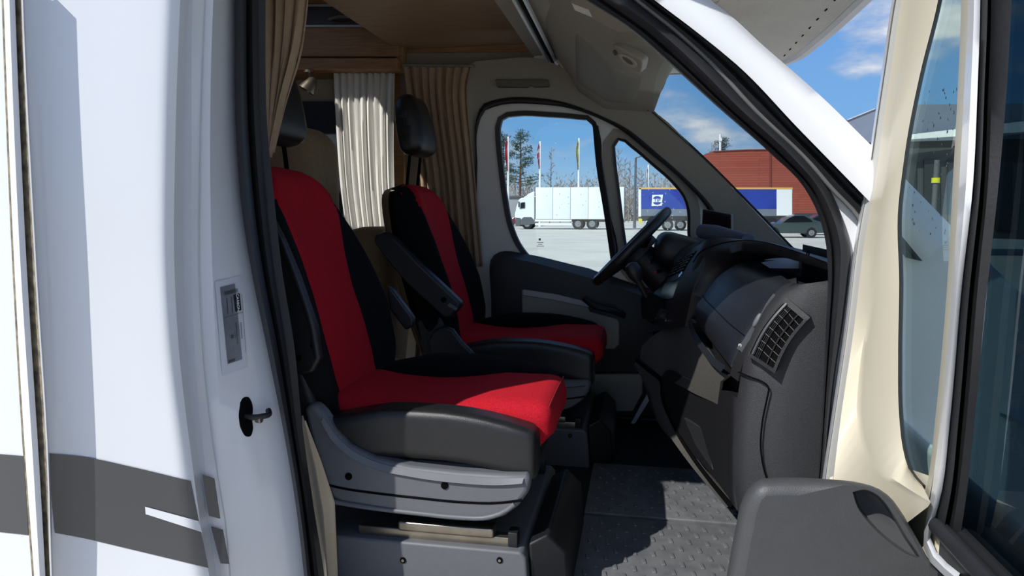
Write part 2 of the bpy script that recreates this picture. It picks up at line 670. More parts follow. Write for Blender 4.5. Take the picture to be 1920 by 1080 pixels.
# jamb decals
plate('jamb_decal', [P(380, 890, -.140), P(402, 897, -.127), P(413, 972, -.127), P(392, 967, -.140)], (0, -0.001, 0), M_SILV, body, smooth=False)
plate('jamb_decal', [P(396, 987, -.140), P(418, 993, -.127), P(430, 1057, -.127), P(414, 1056, -.140)], (0, -0.001, 0), M_SILV, body, smooth=False)

# door seal along B pillar: fat rubber tube + inner trim lip
S0 = [(441, -60), (441, 0), (443, 250), (452, 380), (470, 500), (500, 650), (530, 800), (555, 950), (570, 1080), (576, 1140)]
S1 = [(462, -60), (462, 0), (466, 250), (476, 380), (492, 500), (520, 650), (545, 800), (568, 950), (583, 1080), (588, 1140)]
S2 = [(484, -60), (484, 0), (490, 250), (500, 380), (513, 500), (537, 650), (556, 800), (579, 950), (597, 1080), (602, 1140)]
S3 = [(498, -60), (498, 0), (502, 250), (515, 380), (528, 500), (552, 650), (567, 800), (588, 950), (608, 1080), (613, 1140)]
loft('pillar_seal', [cpx(S0, 0.006, 40), cpx(S0, -0.024, 40), cpx([((a[0]+b[0])/2, a[1]) for a, b in zip(S0, S1)], -0.036, 40), cpx(S1, -0.020, 40), cpx(S1, 0.006, 40)], M_RUB2, body, angle=80)
loft('pillar_trim', [cpx(S1, 0.0, 40), cpx([((a[0]+b[0])/2, a[1]) for a, b in zip(S1, S2)], -0.012, 40), cpx(S2, 0.012, 40), cpx(S2, 0.02, 40), cpx(S3, 0.03, 40), cpx(S3, 0.12, 40)], M_RUB, body, angle=60)
# inner B pillar lining behind the trim, closing the cab side towards the rear
cB = cpx(S3, 0.12, 12)
loft('pillar_lining', [[p + Vector((-0.015, 0, 0)) for p in cB], [Vector((p.x-0.32, 0.10, p.z)) for p in cB]], M_RUB, body)

# --- white side sill and step region low on the right of the jamb is below the frame; sill box
box('door_sill', (-0.72, 0.0, 0.40), (0.40, 0.13, 0.645), M_PLB, body, r=0.02)

# --- near A pillar: white skin, gasket bands, fat inner seal
A_out = [(1230, -85), (1332, 0), (1378, 36), (1423, 78), (1501, 146), (1540, 181), (1627, 266), (1700, 338), (1790, 430)]
A_in = [(1120, -85), (1227, 0), (1300, 55), (1360, 103), (1380, 120), (1499, 243), (1614, 361), (1680, 430), (1730, 490)]
A_g1 = [(1095, -85), (1195, 0), (1268, 58), (1336, 120), (1411, 201), (1517, 303), (1556, 349), (1608, 405), (1640, 470)]
nA = 44
oA, iA = cpx(A_out, -0.05, nA), cpx(A_in, -0.07, nA)
mA = [(a*0.55+b*0.45) + Vector((0, -0.014, 0)) for a, b in zip(oA, iA)]
mA2 = [(a*0.2+b*0.8) + Vector((0, -0.010, 0)) for a, b in zip(oA, iA)]
oA2 = [p + Vector((0.01, 0.16, -0.01)) for p in oA]
loft('windscreen_pillar', [oA2, oA, mA, mA2, iA, cpx(A_in, -0.035, nA)], M_WHITE, body, angle=50)
# gasket bands between skin and seal
def mixpx(A, B, t, n=nA):
    a, b = spline(A, n), spline(B, n)
    return a*(1-t) + b*t
def bandc(A, B, t, Y):
    return [P(r[0], r[1], Y) for r in mixpx(A, B, t)]
loft('frame_gasket', [bandc(A_in, A_g1, 0.0, -0.03), bandc(A_in, A_g1, 0.18, -0.042), bandc(A_in, A_g1, 0.36, -0.03), bandc(A_in, A_g1, 0.42, -0.026),
                      bandc(A_in, A_g1, 0.62, -0.038), bandc(A_in, A_g1, 0.85, -0.03), bandc(A_in, A_g1, 1.0, -0.02)], M_RUB2, body, angle=40)
tube('pinch_ridge', bandc(A_in, A_g1, 1.0, -0.024), 0.0042, mat('worn_grey_rubber', (96, 97, 98), 0.5, noise=0.2, nscale=30), body, seg=8)
A_s = [(990, -85), (1099, 0), (1183, 56), (1256, 120), (1341, 197), (1446, 289), (1503, 345), (1534, 402), (1548, 454), (1552, 500), (1549, 600), (1545, 700), (1537, 850), (1530, 930), (1520, 1040)]
A_so = [(1095, -85), (1195, 0), (1268, 58), (1336, 120), (1411, 201), (1517, 303), (1556, 355), (1582, 414), (1595, 469), (1590, 530), (1580, 610), (1566, 700), (1550, 850), (1545, 930), (1538, 1040)]
nS = 70
a_, b_ = spline(A_s, nS), spline(A_so, nS)
def sb(t, Y):
    return [P(*(a_[i]*(1-t) + b_[i]*t), Y) for i in range(nS)]
loft('doorway_seal', [sb(1.0, 0.015), sb(0.98, -0.015), sb(0.82, -0.034), sb(0.6, -0.038), sb(0.40, -0.024), sb(0.30, -0.002), sb(0.20, -0.012), sb(0.08, -0.004), sb(0.0, 0.018), sb(0.02, 0.10)], M_RUB2, body, angle=80)
# white flange sliver between seal and the open door
A_w0 = [(1500, 250), (1556, 355), (1582, 414), (1595, 469), (1590, 530), (1580, 610), (1566, 700), (1550, 850), (1545, 930)]
A_w1 = [(1560, 250), (1640, 355), (1670, 414), (1680, 469), (1675, 530), (1660, 610), (1645, 700), (1630, 850), (1620, 1000)]
loft('hinge_pillar', [cpx(A_w0, 0.0, 40), cpx(A_w1, -0.01, 40), [p + Vector((0.05, 0.1, 0)) for p in cpx(A_w1, -0.01, 40)]], M_WHITE, body)

# roof rail above the doorway (out of view, shades the cab)
R_in = [(487, -60), (505, -130), (570, -190), (700, -205), (860, -180), (990, -85), (1010, -70)]
cR = cpx(R_in, -0.02, 30)
loft('roof_rail', [[p + Vector((0, 0.10, 0.02)) for p in cR], cR, [Vector((p.x, -0.11, p.z+0.06)) for p in cR], [Vector((p.x, -0.06, 2.26)) for p in cR], [Vector((p.x, 0.10, 2.28)) for p in cR]], M_WHITE, body)
loft('rail_seal', [[p + Vector((0, 0.0, 0)) for p in cR], [p + Vector((0, -0.02, 0.03)) for p in cR]], M_RUB2, body)
# quarter of cab side between jamb and roof
box('pillar_head', (-1.2, -0.14, 2.02), (-0.70, 0.0, 2.30), M_WHITE, body, r=0.02)

# --- windscreen (sloped), far edge at Y 1.72
WF = [(1246, 150), (1216, 205), (1313, 292), (1418, 398), (1485, 468)]
wsT = P(1216, 205, 1.72)
wsB = P(1485, 468, 1.72)
def ws(t, y):                                # t 0 top .. 1 bottom on the sloping screen
    return Vector((wsT.x + (wsB.x-wsT.x)*t + 0.0, y, wsT.z + (wsB.z-wsT.z)*t))
cols = []
for k in range(13):
    y = 1.74 + (0.03-1.74)*k/12
    bow = 0.10*(1-((y-0.885)/0.855)**2)
    cols.append([ws(t, y) + Vector((bow, 0, bow*0.7)) for t in np.linspace(-0.12, 1.12, 14)])
loft('windscreen', cols, M_WIN, body)

# bonnet and front wing below the screen
bt = ws(1.1, 0)
prof = [(bt.x-0.02, bt.z-0.02), (bt.x+0.12, bt.z-0.09), (bt.x+0.35, bt.z-0.22), (bt.x+0.62, bt.z-0.45), (bt.x+0.72, bt.z-0.75), (bt.x+0.72, 0.45)]
pr = spline(prof, 16)
bcs = []
for y, sh in ((-0.04, 0.10), (0.0, 0.03), (0.2, 0.0), (0.9, -0.03), (1.6, 0.0), (1.8, 0.03), (1.84, 0.10)):
    bcs.append([Vector((x - (sh*0.6), y, z - sh)) for x, z in pr])
loft('bonnet', bcs, M_WHITE, body)
wing = [Vector((0.42, -0.03, 1.62)), Vector((0.62, -0.03, 1.42)), Vector((0.85, -0.03, 1.25)), Vector((1.30, -0.03, 1.0)), Vector((1.38, -0.03, 0.45)), Vector((0.46, -0.03, 0.45))]
plate('front_wing', wing, (0, 0.06, 0), M_WHITE, body, bevel=0.012)
wing2 = [p + Vector((0, 1.84, 0)) for p in wing]
plate('front_wing', wing2, (0, 0.06, 0), M_WHITE, body, bevel=0.012)
box('bulkhead', (0.66, 0.04, 0.45), (0.70, 1.80, 1.36), M_PLB, body)

# --- overcab: ribbed grey underside reaching over the screen
zU = 2.17
nose = [(0.02, -0.29), (0.50, -0.28), (0.585, -0.15), (0.615, 0.2), (0.635, 0.6), (0.64, 1.1), (0.63, 1.5), (0.60, 1.78), (0.52, 1.93), (0.40, 1.99), (0.02, 2.0)]
ns = spline(nose[1:-1], 40)
us = [Vector((0.0, ns[0][1], zU))] + [Vector((a, b, zU)) for a, b in ns] + [Vector((0.0, ns[-1][1], zU))]
plate('overcab_underside', us, (0, 0, 0.02), M_OVER, body)
edge = [Vector((a, b, zU)) for a, b in ns]
e1 = [Vector((a+0.012, b, zU+0.012)) for a, b in ns]
e2 = [Vector((a+0.03, b, zU+0.07)) for a, b in ns]
e3 = [Vector((a-0.05, b, zU+0.40)) for a, b in ns]
loft('overcab_shell', [e1, e2, e3], M_WHITE, body)
loft('overcab_edge', [[p + Vector((-0.035, 0, -0.001)) for p in edge], [p + Vector((-0.02, 0, -0.010)) for p in edge], [p + Vector((0.006, 0, -0.008)) for p in edge], e1], M_ALU, body)
rv, rf = [], []
for k in range(150):                          # fine lateral ribs pressed in the underside
    x = 0.02 + k*0.0042
    if x > 0.60:
        break
    b = len(rv)
    y0, y1 = -0.15, 1.90 if x < 0.5 else 1.78
    rv += [(x, y0, zU-0.0002), (x+0.0018, y0, zU-0.0012), (x+0.0036, y0, zU-0.0002), (x, y1, zU-0.0002), (x+0.0018, y1, zU-0.0012), (x+0.0036, y1, zU-0.0002)]
    rf += [(b, b+1, b+4, b+3), (b+1, b+2, b+5, b+4)]
tag(mesh('underside_ribs', rv, rf, M_OVER, body, False), None, None, kind='stuff')
proto = None
for k in range(16):
    p = Vector((0.545, 0.10 + k*0.105, zU - 0.0015))
    if proto is None:
        V, Fc = rb_data((0.005, 0.022, 0.004), 0.0015, 1)
        proto = mesh('drain_slot', V, Fc, M_BLK, body)
        o = proto
    else:
        o = proto.copy()
        COL.objects.link(o)
        o.parent = body
    o.matrix_parent_inverse = body.matrix_basis.inverted()
    o.location = p
# overcab side cheeks, top, habitation roof with hatch opening
box('overcab_side', (-1.2, -0.30, 2.17), (0.50, -0.26, 2.55), M_WHITE2, body)
box('overcab_side', (-1.2, 1.97, 2.17), (0.40, 2.01, 2.55), M_WHITE2, body)
HX0, HX1, HY0, HY1 = -2.08, -1.52, 0.92, 1.46
for lo, hi in (((-3.3, -0.30, 2.52), (HX0, 2.02, 2.56)), ((HX1, -0.30, 2.52), (0.55, 2.02, 2.56)), ((HX0, -0.30, 2.52), (HX1, HY0, 2.56)), ((HX0, HY1, 2.52), (HX1, 2.02, 2.56))):
    box('roof_panel', lo, hi, M_WHITE2, body)
box('rear_wall', (-3.34, -0.30, 0.4), (-3.30, 2.02, 2.56), M_WHITE2, body)
# far side wall of the habitation with a window opening
WX0, WX1, WZ0, WZ1 = -1.98, -1.20, 1.52, 2.00
yW = 1.98
for lo, hi in (((-3.3, yW, 0.4), (WX0, yW+0.03, 2.55)), ((WX1, yW, 0.4), (-0.86, yW+0.03, 2.55)), ((WX0, yW, 0.4), (WX1, yW+0.03, WZ0)), ((WX0, yW, WZ1), (WX1, yW+0.03, 2.55))):
    box('far_side_wall', lo, hi, mat('pale_wall_lining', (176, 168, 152), 0.7, noise=0.05), body)
box('side_window', (WX0-0.02, yW+0.01, WZ0-0.02), (WX1+0.02, yW+0.016, WZ1+0.02), M_GLASS_T, body, r=0.002)
fl = box('habitation_floor', (-3.3, -0.26, 0.60), (-0.95, 1.99, 0.66), mat('brown_floor_vinyl', (110, 84, 60), 0.5, noise=0.2, nscale=6), body)

# --- far door surround: lining around the driver's doorway
ARC = [(890, 600), (893, 473), (895, 313), (898, 232), (909, 208), (932, 199), (1013, 196), (1063, 202), (1113, 218), (1163, 243), (1213, 283), (1280, 340), (1323, 387), (1345, 430), (1355, 480)]
OUT = [(866, 600), (872, 473), (876, 313), (876, 200), (880, 120), (930, 112), (1020, 112), (1060, 130), (1110, 165), (1160, 190), (1216, 205), (1313, 292), (1400, 380), (1440, 422), (1485, 468)]
nO = 60
a_, b_ = spline(ARC, nO), spline(OUT, nO)
MID = [P(*(a_[i]*0.5 + b_[i]*0.5), 1.745) for i in range(nO)]
loft('doorway_lining', [cpx(ARC, 1.82, nO), cpx(ARC, 1.765, nO), MID, cpx(OUT, 1.73, nO)], M_GRT, body, angle=60)
loft('far_doorway_seal', [cpx(ARC, 1.79, nO), [P(a_[i][0], a_[i][1], 1.745) + Vector((0, 0, 0)) for i in range(nO)],
                          [P(*(np.array(offset_outline([tuple(r) for r in a_], 5)[i]) if False else a_[i]*0.92 + b_[i]*0.08), 1.738) for i in range(nO)],
                          [P(*(a_[i]*0.86 + b_[i]*0.14), 1.75) for i in range(nO)]], M_RUB, body, angle=80)
# outer skin beside the far windscreen pillar + black screen border
loft('screen_border', [cpx([(1216, 205), (1313, 292), (1418, 398), (1490, 473)], 1.728, 40), cpx([(1222, 204), (1317, 290), (1422, 396), (1494, 470)], 1.735, 40)], M_BLK, body)
box('far_cab_skin_rear', (-0.98, 1.92, 0.4), (-0.80, 1.97, 2.10), M_WHITE, body)
box('far_sill', (-0.9, 1.70, 0.40), (0.45, 1.86, 0.66), M_PLB, body)
box('far_roof_rail', (-0.95, 1.90, 2.10), (0.0, 1.96, 2.34), M_WHITE, body)
# grab slot over the far door: flat plate, slot shade painted as darker tone
gh = [P(928, 149, 1.725), P(1028, 149, 1.725), P(1030, 162, 1.725), P(1000, 163, 1.725), P(998, 160, 1.725), P(992, 160, 1.725), P(990, 163, 1.725), P(932, 163, 1.725)]
plate('grab_slot_plate', gh, (0, 0.04, 0), mat('recess_shade', (104, 99, 90), 0.8), body, bevel=0.004)

# --- headliner: overhead console above the screen
def hl(pts, z=None):
    return c3(pts, 20)
h0 = cpx([(1050, 122, 1.78), (1030, 60, 1.30), (1010, -20, 0.9), (1000, -120, 0.45)], None, 24)
h1 = cpx([(1085, 172, 1.735), (1085, 90, 1.30), (1090, 10, 0.9), (1080, -100, 0.45)], None, 24)
h2 = cpx([(1135, 204, 1.735), (1150, 120, 1.30), (1160, 50, 0.95), (1170, -30, 0.5)], None, 24)
h3 = cpx([(1226, 210, 1.725), (1250, 140, 1.40), (1262, 90, 1.05), (1290, 20, 0.55)], None, 24)
h4 = cpx([(1222, 200, 1.735), (1262, 128, 1.42), (1300, 70, 1.05), (1350, 0, 0.55)], None, 24)
loft('headliner', [[p + Vector((-0.1, 0, 0.10)) for p in h0], h0, h1, h2, h3, h4], M_HEAD, body, angle=70)
HC = [h0, h1, h2, h3, h4]
def onhl(u, v, h=0.0):
    """point on the headliner: u across the curves 0..4, v along 0..1"""
    k = min(int(u), 3); t = u-k
    i = min(int(v*23), 22); s_ = v*23-i
    a = HC[k][i]*(1-s_) + HC[k][i+1]*s_
    b = HC[k+1][i]*(1-s_) + HC[k+1][i+1]*s_
    return a*(1-t) + b*t + Vector((0.1, -0.5, -1)).normalized()*h
gn, gm_ = 18, 14
V, Fc = [], []
for i in range(gm_+1):
    for j in range(gn+1):
        a_, b_ = j/gn, i/gm_
        e_ = min(1.0, 6*min(a_, 1-a_, b_, 1-b_))
        V.append(onhl(0.85 + 1.75*a_, 0.05 + (0.36 - 0.10*a_)*b_, -0.004 + 0.016*math.sqrt(e_)))
for i in range(gm_):
    for j in range(gn):
        k = i*(gn+1)+j
        Fc.append((k, k+1, k+gn+2, k+gn+1))
mesh('console_panel', V, Fc, M_GRT, body, True, 50)
tube('screen_border_upper', cpx([(1214, 206, 1.72), (1222, 194, 1.70), (1240, 165, 1.58), (1256, 126, 1.42), (1275, 98, 1.25)], None, 24), 0.007, M_BLK, body, seg=6)
box('cab_roof', (-0.45, 0.05, 2.235), (0.10, 1.80, 2.27), M_HEAD, body)


# ================================================================== INTERIOR
f = box('floor', (-0.98, 0.10, ZF-0.08), (0.68, 1.76, ZF), mat('black_cab_carpet', (28, 29, 31), 0.9, noise=0.2, nscale=60), None)
tag(f, 'black cab floor under the rubber mats', None, kind='structure')
c = box('ceiling', (-1.13, -0.1, 2.30), (-0.36, 1.96, 2.33), M_WOOD2, None)
tag(c, 'brown wood laminate ceiling panel over the cab', None, kind='structure')

# --- ceiling curtain rail
rail = thing('curtain_rail', 'double aluminium curtain rail running across the cab ceiling', 'curtain rail', (-0.38, 1.0, 2.2))
p0, p1 = P(1038, 120, 1.80), P(955, -40, 0.62)
dv = p1 - p0
for k, (dx, mm) in enumerate(((-0.018, M_ALU), (0.0, M_BLK), (0.014, M_ALU))):
    tube('rail_track', [p0 + Vector((dx, 0, 0)), p1 + Vector((dx, 0, 0))], 0.008, mm, rail, seg=6)
box('mounting_strip', (-0.47, 0.1, 2.215), (-0.30, 1.86, 2.235), M_HEAD, rail)

# --- far wall trim strip in wood and grey under the ceiling
tr = thing('ceiling_trim', 'wood and grey trim board under the ceiling above the far curtain', 'trim board', P(870, 125, 1.80))
tag(tr, None, None)
plate('wood_strip', [P(757, 83, 1.86), P(1000, 83, 1.86), P(1003, 97, 1.86), P(757, 100, 1.86)], (0, 0.02, 0), M_WOOD, tr, bevel=0.002)
plate('grey_board', [P(757, 99, 1.85), P(978, 97, 1.85), P(980, 121, 1.85), P(760, 124, 1.85)], (0, 0.02, 0), M_GRT, tr, bevel=0.004)
plate('backing_board', [P(752, 76, 1.89), P(1060, 80, 1.86), P(1060, 128, 1.86), P(752, 200, 1.89)], (0, 0.03, 0), M_GRT, tr)

# --- overhead cabinet along the far wall
cab = thing('overhead_cabinet', 'wooden overhead cabinet with dark flap and grey handle on the far wall', 'cabinet', P(650, 125, 1.78))
yc = 1.78
def q(x0, y0, x1, y1, Y):
    return [P(x0, y0, Y), P(x1, y0, Y), P(x1, y1, Y), P(x0, y1, Y)]
plate('flap', q(380, 12, 700, 46, yc), (0, 0.02, 0), M_WOODD, cab, bevel=0.003)
hd = c3([P(618, 36, yc-0.002), P(622, 34, yc-0.03), P(650, 31, yc-0.036), P(680, 35, yc-0.03), P(694, 43, yc-0.002)], 16)
tube('handle', hd, 0.013, mat('handle_grey', (150, 150, 152), 0.35, metal=0.5), cab, flat=0.5)
plate('edge_trim', q(380, 8, 640, 12, yc-0.004), (0, 0.02, 0), M_ALU, cab)
plate('edge_trim', q(380, 46.5, 700, 50, yc-0.004), (0, 0.02, 0), M_ALU, cab)
plate('lower_front', q(380, 50, 746, 106, yc+0.01), (0, 0.02, 0), M_WOOD, cab, bevel=0.003)
plate('upper_front', q(380, -90, 640, 8, yc+0.005), (0, 0.02, 0), M_WOOD, cab, bevel=0.003)
lt = c3([P(380, 109, yc-0.02), P(745, 109, yc-0.02)], 2)
plate('light_ledge', q(380, 108, 745, 131, yc-0.02), (0, 0.18, 0), M_WOOD, cab, bevel=0.008)
plate('end_post', [P(742, 72, yc+0.02), P(755, 82, yc+0.02), P(756, 132, yc+0.02), P(742, 132, yc+0.02)], (0, 0.16, 0), M_WOOD, cab, bevel=0.003)
ca = P(380, 20, yc+0.02)
box('carcass', (-2.3, yc+0.035, 2.20), (-1.20, 1.97, 2.45), M_WOOD, cab)

# wood wall strip right of the net curtain
ws_ = plate('wood_wall_strip', q(738, 132, 757, 430, 1.90), (0, 0.03, 0), M_WOOD, None, bevel=0.002)
tag(ws_, 'narrow upright wood strip beside the white net curtain', 'wall strip')

# dark roller blind inside the window
bl = plate('roller_blind', q(540, 190, 642, 470, 1.955), (0, 0.006, 0), M_DARKWIN, None)
tag(bl, 'dark blue roller blind in the side window behind the seats', 'blind')

# --- spotlight
sp = thing('spotlight', 'small silver spotlight under the wooden overhead cabinet', 'lamp', P(579, 131, 1.75))
b0 = P(579, 132, 1.75)
lathe('mount', [(0.022, 0), (0.022, -0.01), (0.006, -0.014)], b0, (0, 0, 1), M_STEEL, sp, 16)
b1 = P(581, 150, 1.75)
tube('stem', [b0, b1], 0.006, M_CHROME, sp, seg=8)
ax = (P(568, 182, 1.70) - P(588, 150, 1.72)).normalized()
lathe('shade', [(0.010, -0.01), (0.020, 0.0), (0.030, 0.025), (0.040, 0.058), (0.037, 0.058), (0.02, 0.03)], P(587, 150, 1.735), ax, M_STEEL, sp, 20)


# --- curtains
def curtain(name, top, bot, pleats, amp, m, label, rows=26, per=7, mids=None, header=False, waist=None):
    n = pleats*per + 1
    tp, bt_ = c3(top, n), c3(bot, n)
    md = [c3(mm_, n) for mm_ in mids] if mids else None
    V, Fc = [], []
    rr = random.Random(len(name)*31)
    ph = [rr.uniform(-0.5, 0.5) for _ in range(pleats+2)]
    for i in range(rows+1):
        t = i/rows
        ctrl = [tp] + (md or []) + [bt_]
        seq = []
        for j in range(n):
            col = [c[j] for c in ctrl]
            if len(col) == 2:
                p = col[0]*(1-t) + col[1]*t
            else:
                p = Vector(spline(col, rows+1)[i]) if False else None
            seq.append(p)
        if len(ctrl) > 2:
            k = len(ctrl)-1
            s = min(int(t*k), k-1)
            u = t*k - s
            seq = []
            for j in range(n):
                pm, p_0, p_1, pn = ctrl[max(s-1, 0)][j], ctrl[s][j], ctrl[s+1][j], ctrl[min(s+2, k)][j]
                m0, m1 = (p_1-pm)*0.5, (pn-p_0)*0.5
                seq.append(p_0*(2*u**3-3*u**2+1) + m0*(u**3-2*u**2+u) + p_1*(-2*u**3+3*u**2) + m1*(u**3-u**2))
        for j in range(n):
            pl_ = j/per
            k2 = int(pl_)
            w_ = math.sin(2*math.pi*pl_ + ph[k2 % len(ph)]*t*1.6) + 0.35*math.sin(2*math.pi*pl_*2.3 + 3*t)
            aj = amp*(0.55 + 0.45*min(1, t*3))*(0.8+0.4*ph[k2 % len(ph)])
            V.append(seq[j] + Vector((0, -aj*w_, 0)))
    for i in range(rows):
        for j in range(n-1):
            a = i*n+j
            Fc.append((a, a+1, a+n+1, a+n))
    o = mesh(name, V, Fc, m, None, True, 80)
    s = o.modifiers.new('solid', 'SOLIDIFY')
    s.thickness = 0.0025
    return tag(o, label, 'curtain')


curtain('cab_curtain', [P(470, -40, 0.26), P(582, -40, 0.30)], [P(500, 300, 0.24), P(511, 284, 0.26)], 5, 0.014, M_CURT,
        'beige pleated curtain gathered behind the near door pillar', mids=[[P(482, 40, 0.25), P(566, 90, 0.29)], [P(494, 170, 0.24), P(536, 190, 0.27)]])
curtain('net_curtain', [P(626, 134, 1.84), P(740, 134, 1.84)], [P(652, 440, 1.84), P(745, 440, 1.84)], 9, 0.016, M_NET,
        'sheer white net curtain over the window behind the seats', mids=[[P(632, 240, 1.84), P(738, 240, 1.84)], [P(640, 350, 1.84), P(740, 350, 1.84)]])
curtain('cab_curtain', [P(757, 124, 1.74), P(884, 126, 1.70)], [P(800, 500, 1.74), P(905, 500, 1.72)], 8, 0.018, M_CURT,
        'beige pinch pleated curtain hanging beside the driver window', mids=[[P(768, 200, 1.74), P(876, 180, 1.71)], [P(790, 340, 1.74), P(890, 330, 1.71)]])
hk = thing('curtain_track', 'thin grey curtain track above the pinch pleated curtain by the driver window', 'curtain track', P(820, 123, 1.745))
tube('track', [P(755, 122, 1.745), P(890, 124, 1.72)], 0.006, M_GRT, hk, seg=8)
for k in range(6):
    x = 765 + k*22
    tube('glider', [P(x, 123, 1.742), P(x, 130, 1.735)], 0.004, M_PLG, hk, seg=6)

# --- dinette seat backs behind the cab seats
def bench(name, px, Y, size, label, r):
    c_ = P(px[0], px[1], Y)
    o = rbox(name, size, (c_.x, Y, c_.z), M_CUSH, None, r=r, seg=4)
    return tag(o, label, 'seat cushion')


bench('dinette_cushion', (560, 365), 1.25, (0.28, 0.30, 0.52), 'tall beige dinette seat back in front of the dark blind', 0.11)
dr = thing('dinette_bench', 'brown dinette seat with rounded top below the net curtain', 'seat', P(705, 700, 1.55))
cc = P(703, 560, 1.55)
rbox('seat_back', (0.24, 0.34, 0.75), (cc.x, 1.55, P(703, 425, 1.55).z - 0.375), M_CUSH, dr, r=0.10, seg=4)
box('base_panel', (cc.x-0.13, 1.40, 0.66), (cc.x+0.13, 1.70, P(703, 425, 1.55).z - 0.6), M_WOOD, dr)
# cream edged furniture board low beside the near seat
fb = thing('furniture_board', 'cream edged furniture board standing behind the near door seal', 'board', P(600, 1080, 0.13))
plate('cream_face', [P(570, 790, 0.132), P(600, 868, 0.132), P(625, 945, 0.132), P(631, 1090, 0.132), P(632, 1160, 0.132), P(600, 1160, 0.132), P(585, 900, 0.132)], (0, 0.008, 0), M_CREAM, fb)
plate('grey_edge', [P(566, 780, 0.126), P(590, 880, 0.126), P(604, 960, 0.126), P(614, 1090, 0.126), P(616, 1160, 0.126), P(590, 1160, 0.126), P(570, 900, 0.126)], (0, 0.006, 0), M_GRT, fb)
# cream post between the seats
cp = thing('furniture_post', 'cream post visible between the two cab seats', 'post', P(780, 720, 1.25))
plate('post_face', [P(768, 600, 1.25), P(783, 600, 1.25), P(776, 700, 1.25), P(758, 700, 1.25)], (0, 0.02, 0), M_CREAM, cp)
plate('post_side', [P(793, 610, 1.30), P(799, 610, 1.30), P(797, 695, 1.30), P(792, 695, 1.30)], (0, 0.02, 0), M_CREAM, cp)
box('post_core', (P(768, 600, 1.26).x-0.02, 1.27, 0.66), (P(783, 600, 1.26).x, 1.29, 1.3), M_WOOD, cp)

# --- ceiling lamp on the headliner
lamp = thing('cab_ceiling_lamp', 'grey oval cab ceiling lamp on the overhead console', 'lamp', P(1177, 112, 1.15))
A0, A1, A2, A3 = P(1148, 82, 1.10), P(1150, 108, 1.14), P(1200, 141, 1.08), P(1206, 113, 1.04)
M_LAMP = mat('lamp_housing_grey', (168, 163, 150), 0.5)
nrm = (A1-A0).cross(A3-A0).normalized()
if nrm.y > 0:
    nrm = -nrm
def onlamp(u, v, h=0.0):
    return A0*(1-u)*(1-v) + A1*(1-u)*v + A3*u*(1-v) + A2*u*v + nrm*h
hou = [onlamp(0.5+0.5*math.copysign(abs(math.cos(t))**0.35, math.cos(t)), 0.5+0.5*math.copysign(abs(math.sin(t))**0.35, math.sin(t))) for t in np.linspace(0, 2*math.pi, 32, endpoint=False)]
plate('housing', hou, -nrm*0.03, M_LAMP, lamp, bevel=0.004)
ov = [onlamp(0.56+0.30*math.cos(t), 0.48+0.30*math.sin(t), 0.002) for t in np.linspace(0, 2*math.pi, 28, endpoint=False)]
ovi = [onlamp(0.56+0.20*math.cos(t), 0.48+0.17*math.sin(t), 0.002) for t in np.linspace(0, 2*math.pi, 28, endpoint=False)]
ring('lens_rim', ov, ovi, mat('lamp_rim', (190, 186, 175), 0.3), lamp, nrm*0.004)
plate('lens', ovi, nrm*0.002, mat('lamp_lens', (120, 116, 106), 0.15), lamp)
sw = [onlamp(0.12+0.07*math.cos(t), 0.45+0.16*math.sin(t), 0.002) for t in np.linspace(0, 2*math.pi, 16, endpoint=False)]
plate('switch', sw, nrm*0.005, mat('lamp_switch', (90, 88, 82), 0.4), lamp)
# panel lines on the headliner: visor and label
vis = thing('sun_visor', 'beige sun visor with white label folded up under the headliner', 'sun visor', P(1120, 40, 0.9))
vp = [P(1066, -20, 0.80), P(1070, 8, 0.88), P(1100, 30, 0.92), P(1160, 62, 0.92), P(1200, 60, 0.85), P(1180, -10, 0.75)]
plate('visor_panel', vp, Vector((0.0, 0.008, 0.016)), M_HEAD, vis, bevel=0.004)
lb = [P(1072, 6, 0.87), P(1104, 18, 0.87), P(1111, 32, 0.885), P(1078, 19, 0.885)]
plate('warning_label', lb, Vector((0, -0.001, -0.001)), mat('label_white', (226, 224, 210), 0.5), vis)


# ================================================================== DOORS
def plate_holes(name, outer, holes, depth, m, parent):
    bm = bmesh.new()
    edges = []
    for loop in [outer] + holes:
        vs = [bm.verts.new(p) for p in loop]
        for a in range(len(vs)):
            edges.append(bm.edges.new((vs[a], vs[(a+1) % len(vs)])))
    bmesh.ops.triangle_fill(bm, use_beauty=True, use_dissolve=False, edges=edges)
    me = D.meshes.new(name)
    bm.to_mesh(me)
    bm.free()
    me.materials.append(m)
    o = D.objects.new(name, me)
    link(o, parent)
    s = o.modifiers.new('solid', 'SOLIDIFY')
    s.thickness = depth
    s.offset = 0
    es = o.modifiers.new('split', 'EDGE_SPLIT')
    es.split_angle = math.radians(40)
    return o


def dens(pts, n):
    q = list(pts) + [pts[0]]
    return [tuple(r) for r in spline(q, n+1)[:-1]]


dd = thing('driver_door', 'closed white driver door with black armrest and clear windows on the far side', 'door', (-0.3, 1.80, 0.6))
YD = 1.79
MG = [(937, 240), (943, 222), (962, 218), (1030, 219), (1080, 223), (1106, 228), (1112, 240), (1120, 313), (1133, 393), (1147, 495), (1140, 512), (1100, 503), (1047, 492), (995, 482), (977, 460), (960, 420), (950, 367), (943, 313), (938, 262)]
QG = [(1153, 274), (1160, 263), (1187, 280), (1220, 308), (1263, 347), (1281, 371), (1288, 393), (1289, 430), (1286, 505), (1190, 505), (1181, 490), (1175, 457), (1163, 363), (1155, 300)]
mg, qg = dens(MG, 60), dens(QG, 48)
arc2 = [tuple(r) for r in spline(ARC, 46)]
outer2 = arc2 + [(1350, 640), (1320, 780), (905, 780)]
mgo, qgo = offset_outline(mg, 9), offset_outline(qg, 24)
px2 = lambda L, Y: [P(x, y, Y) for x, y in L]
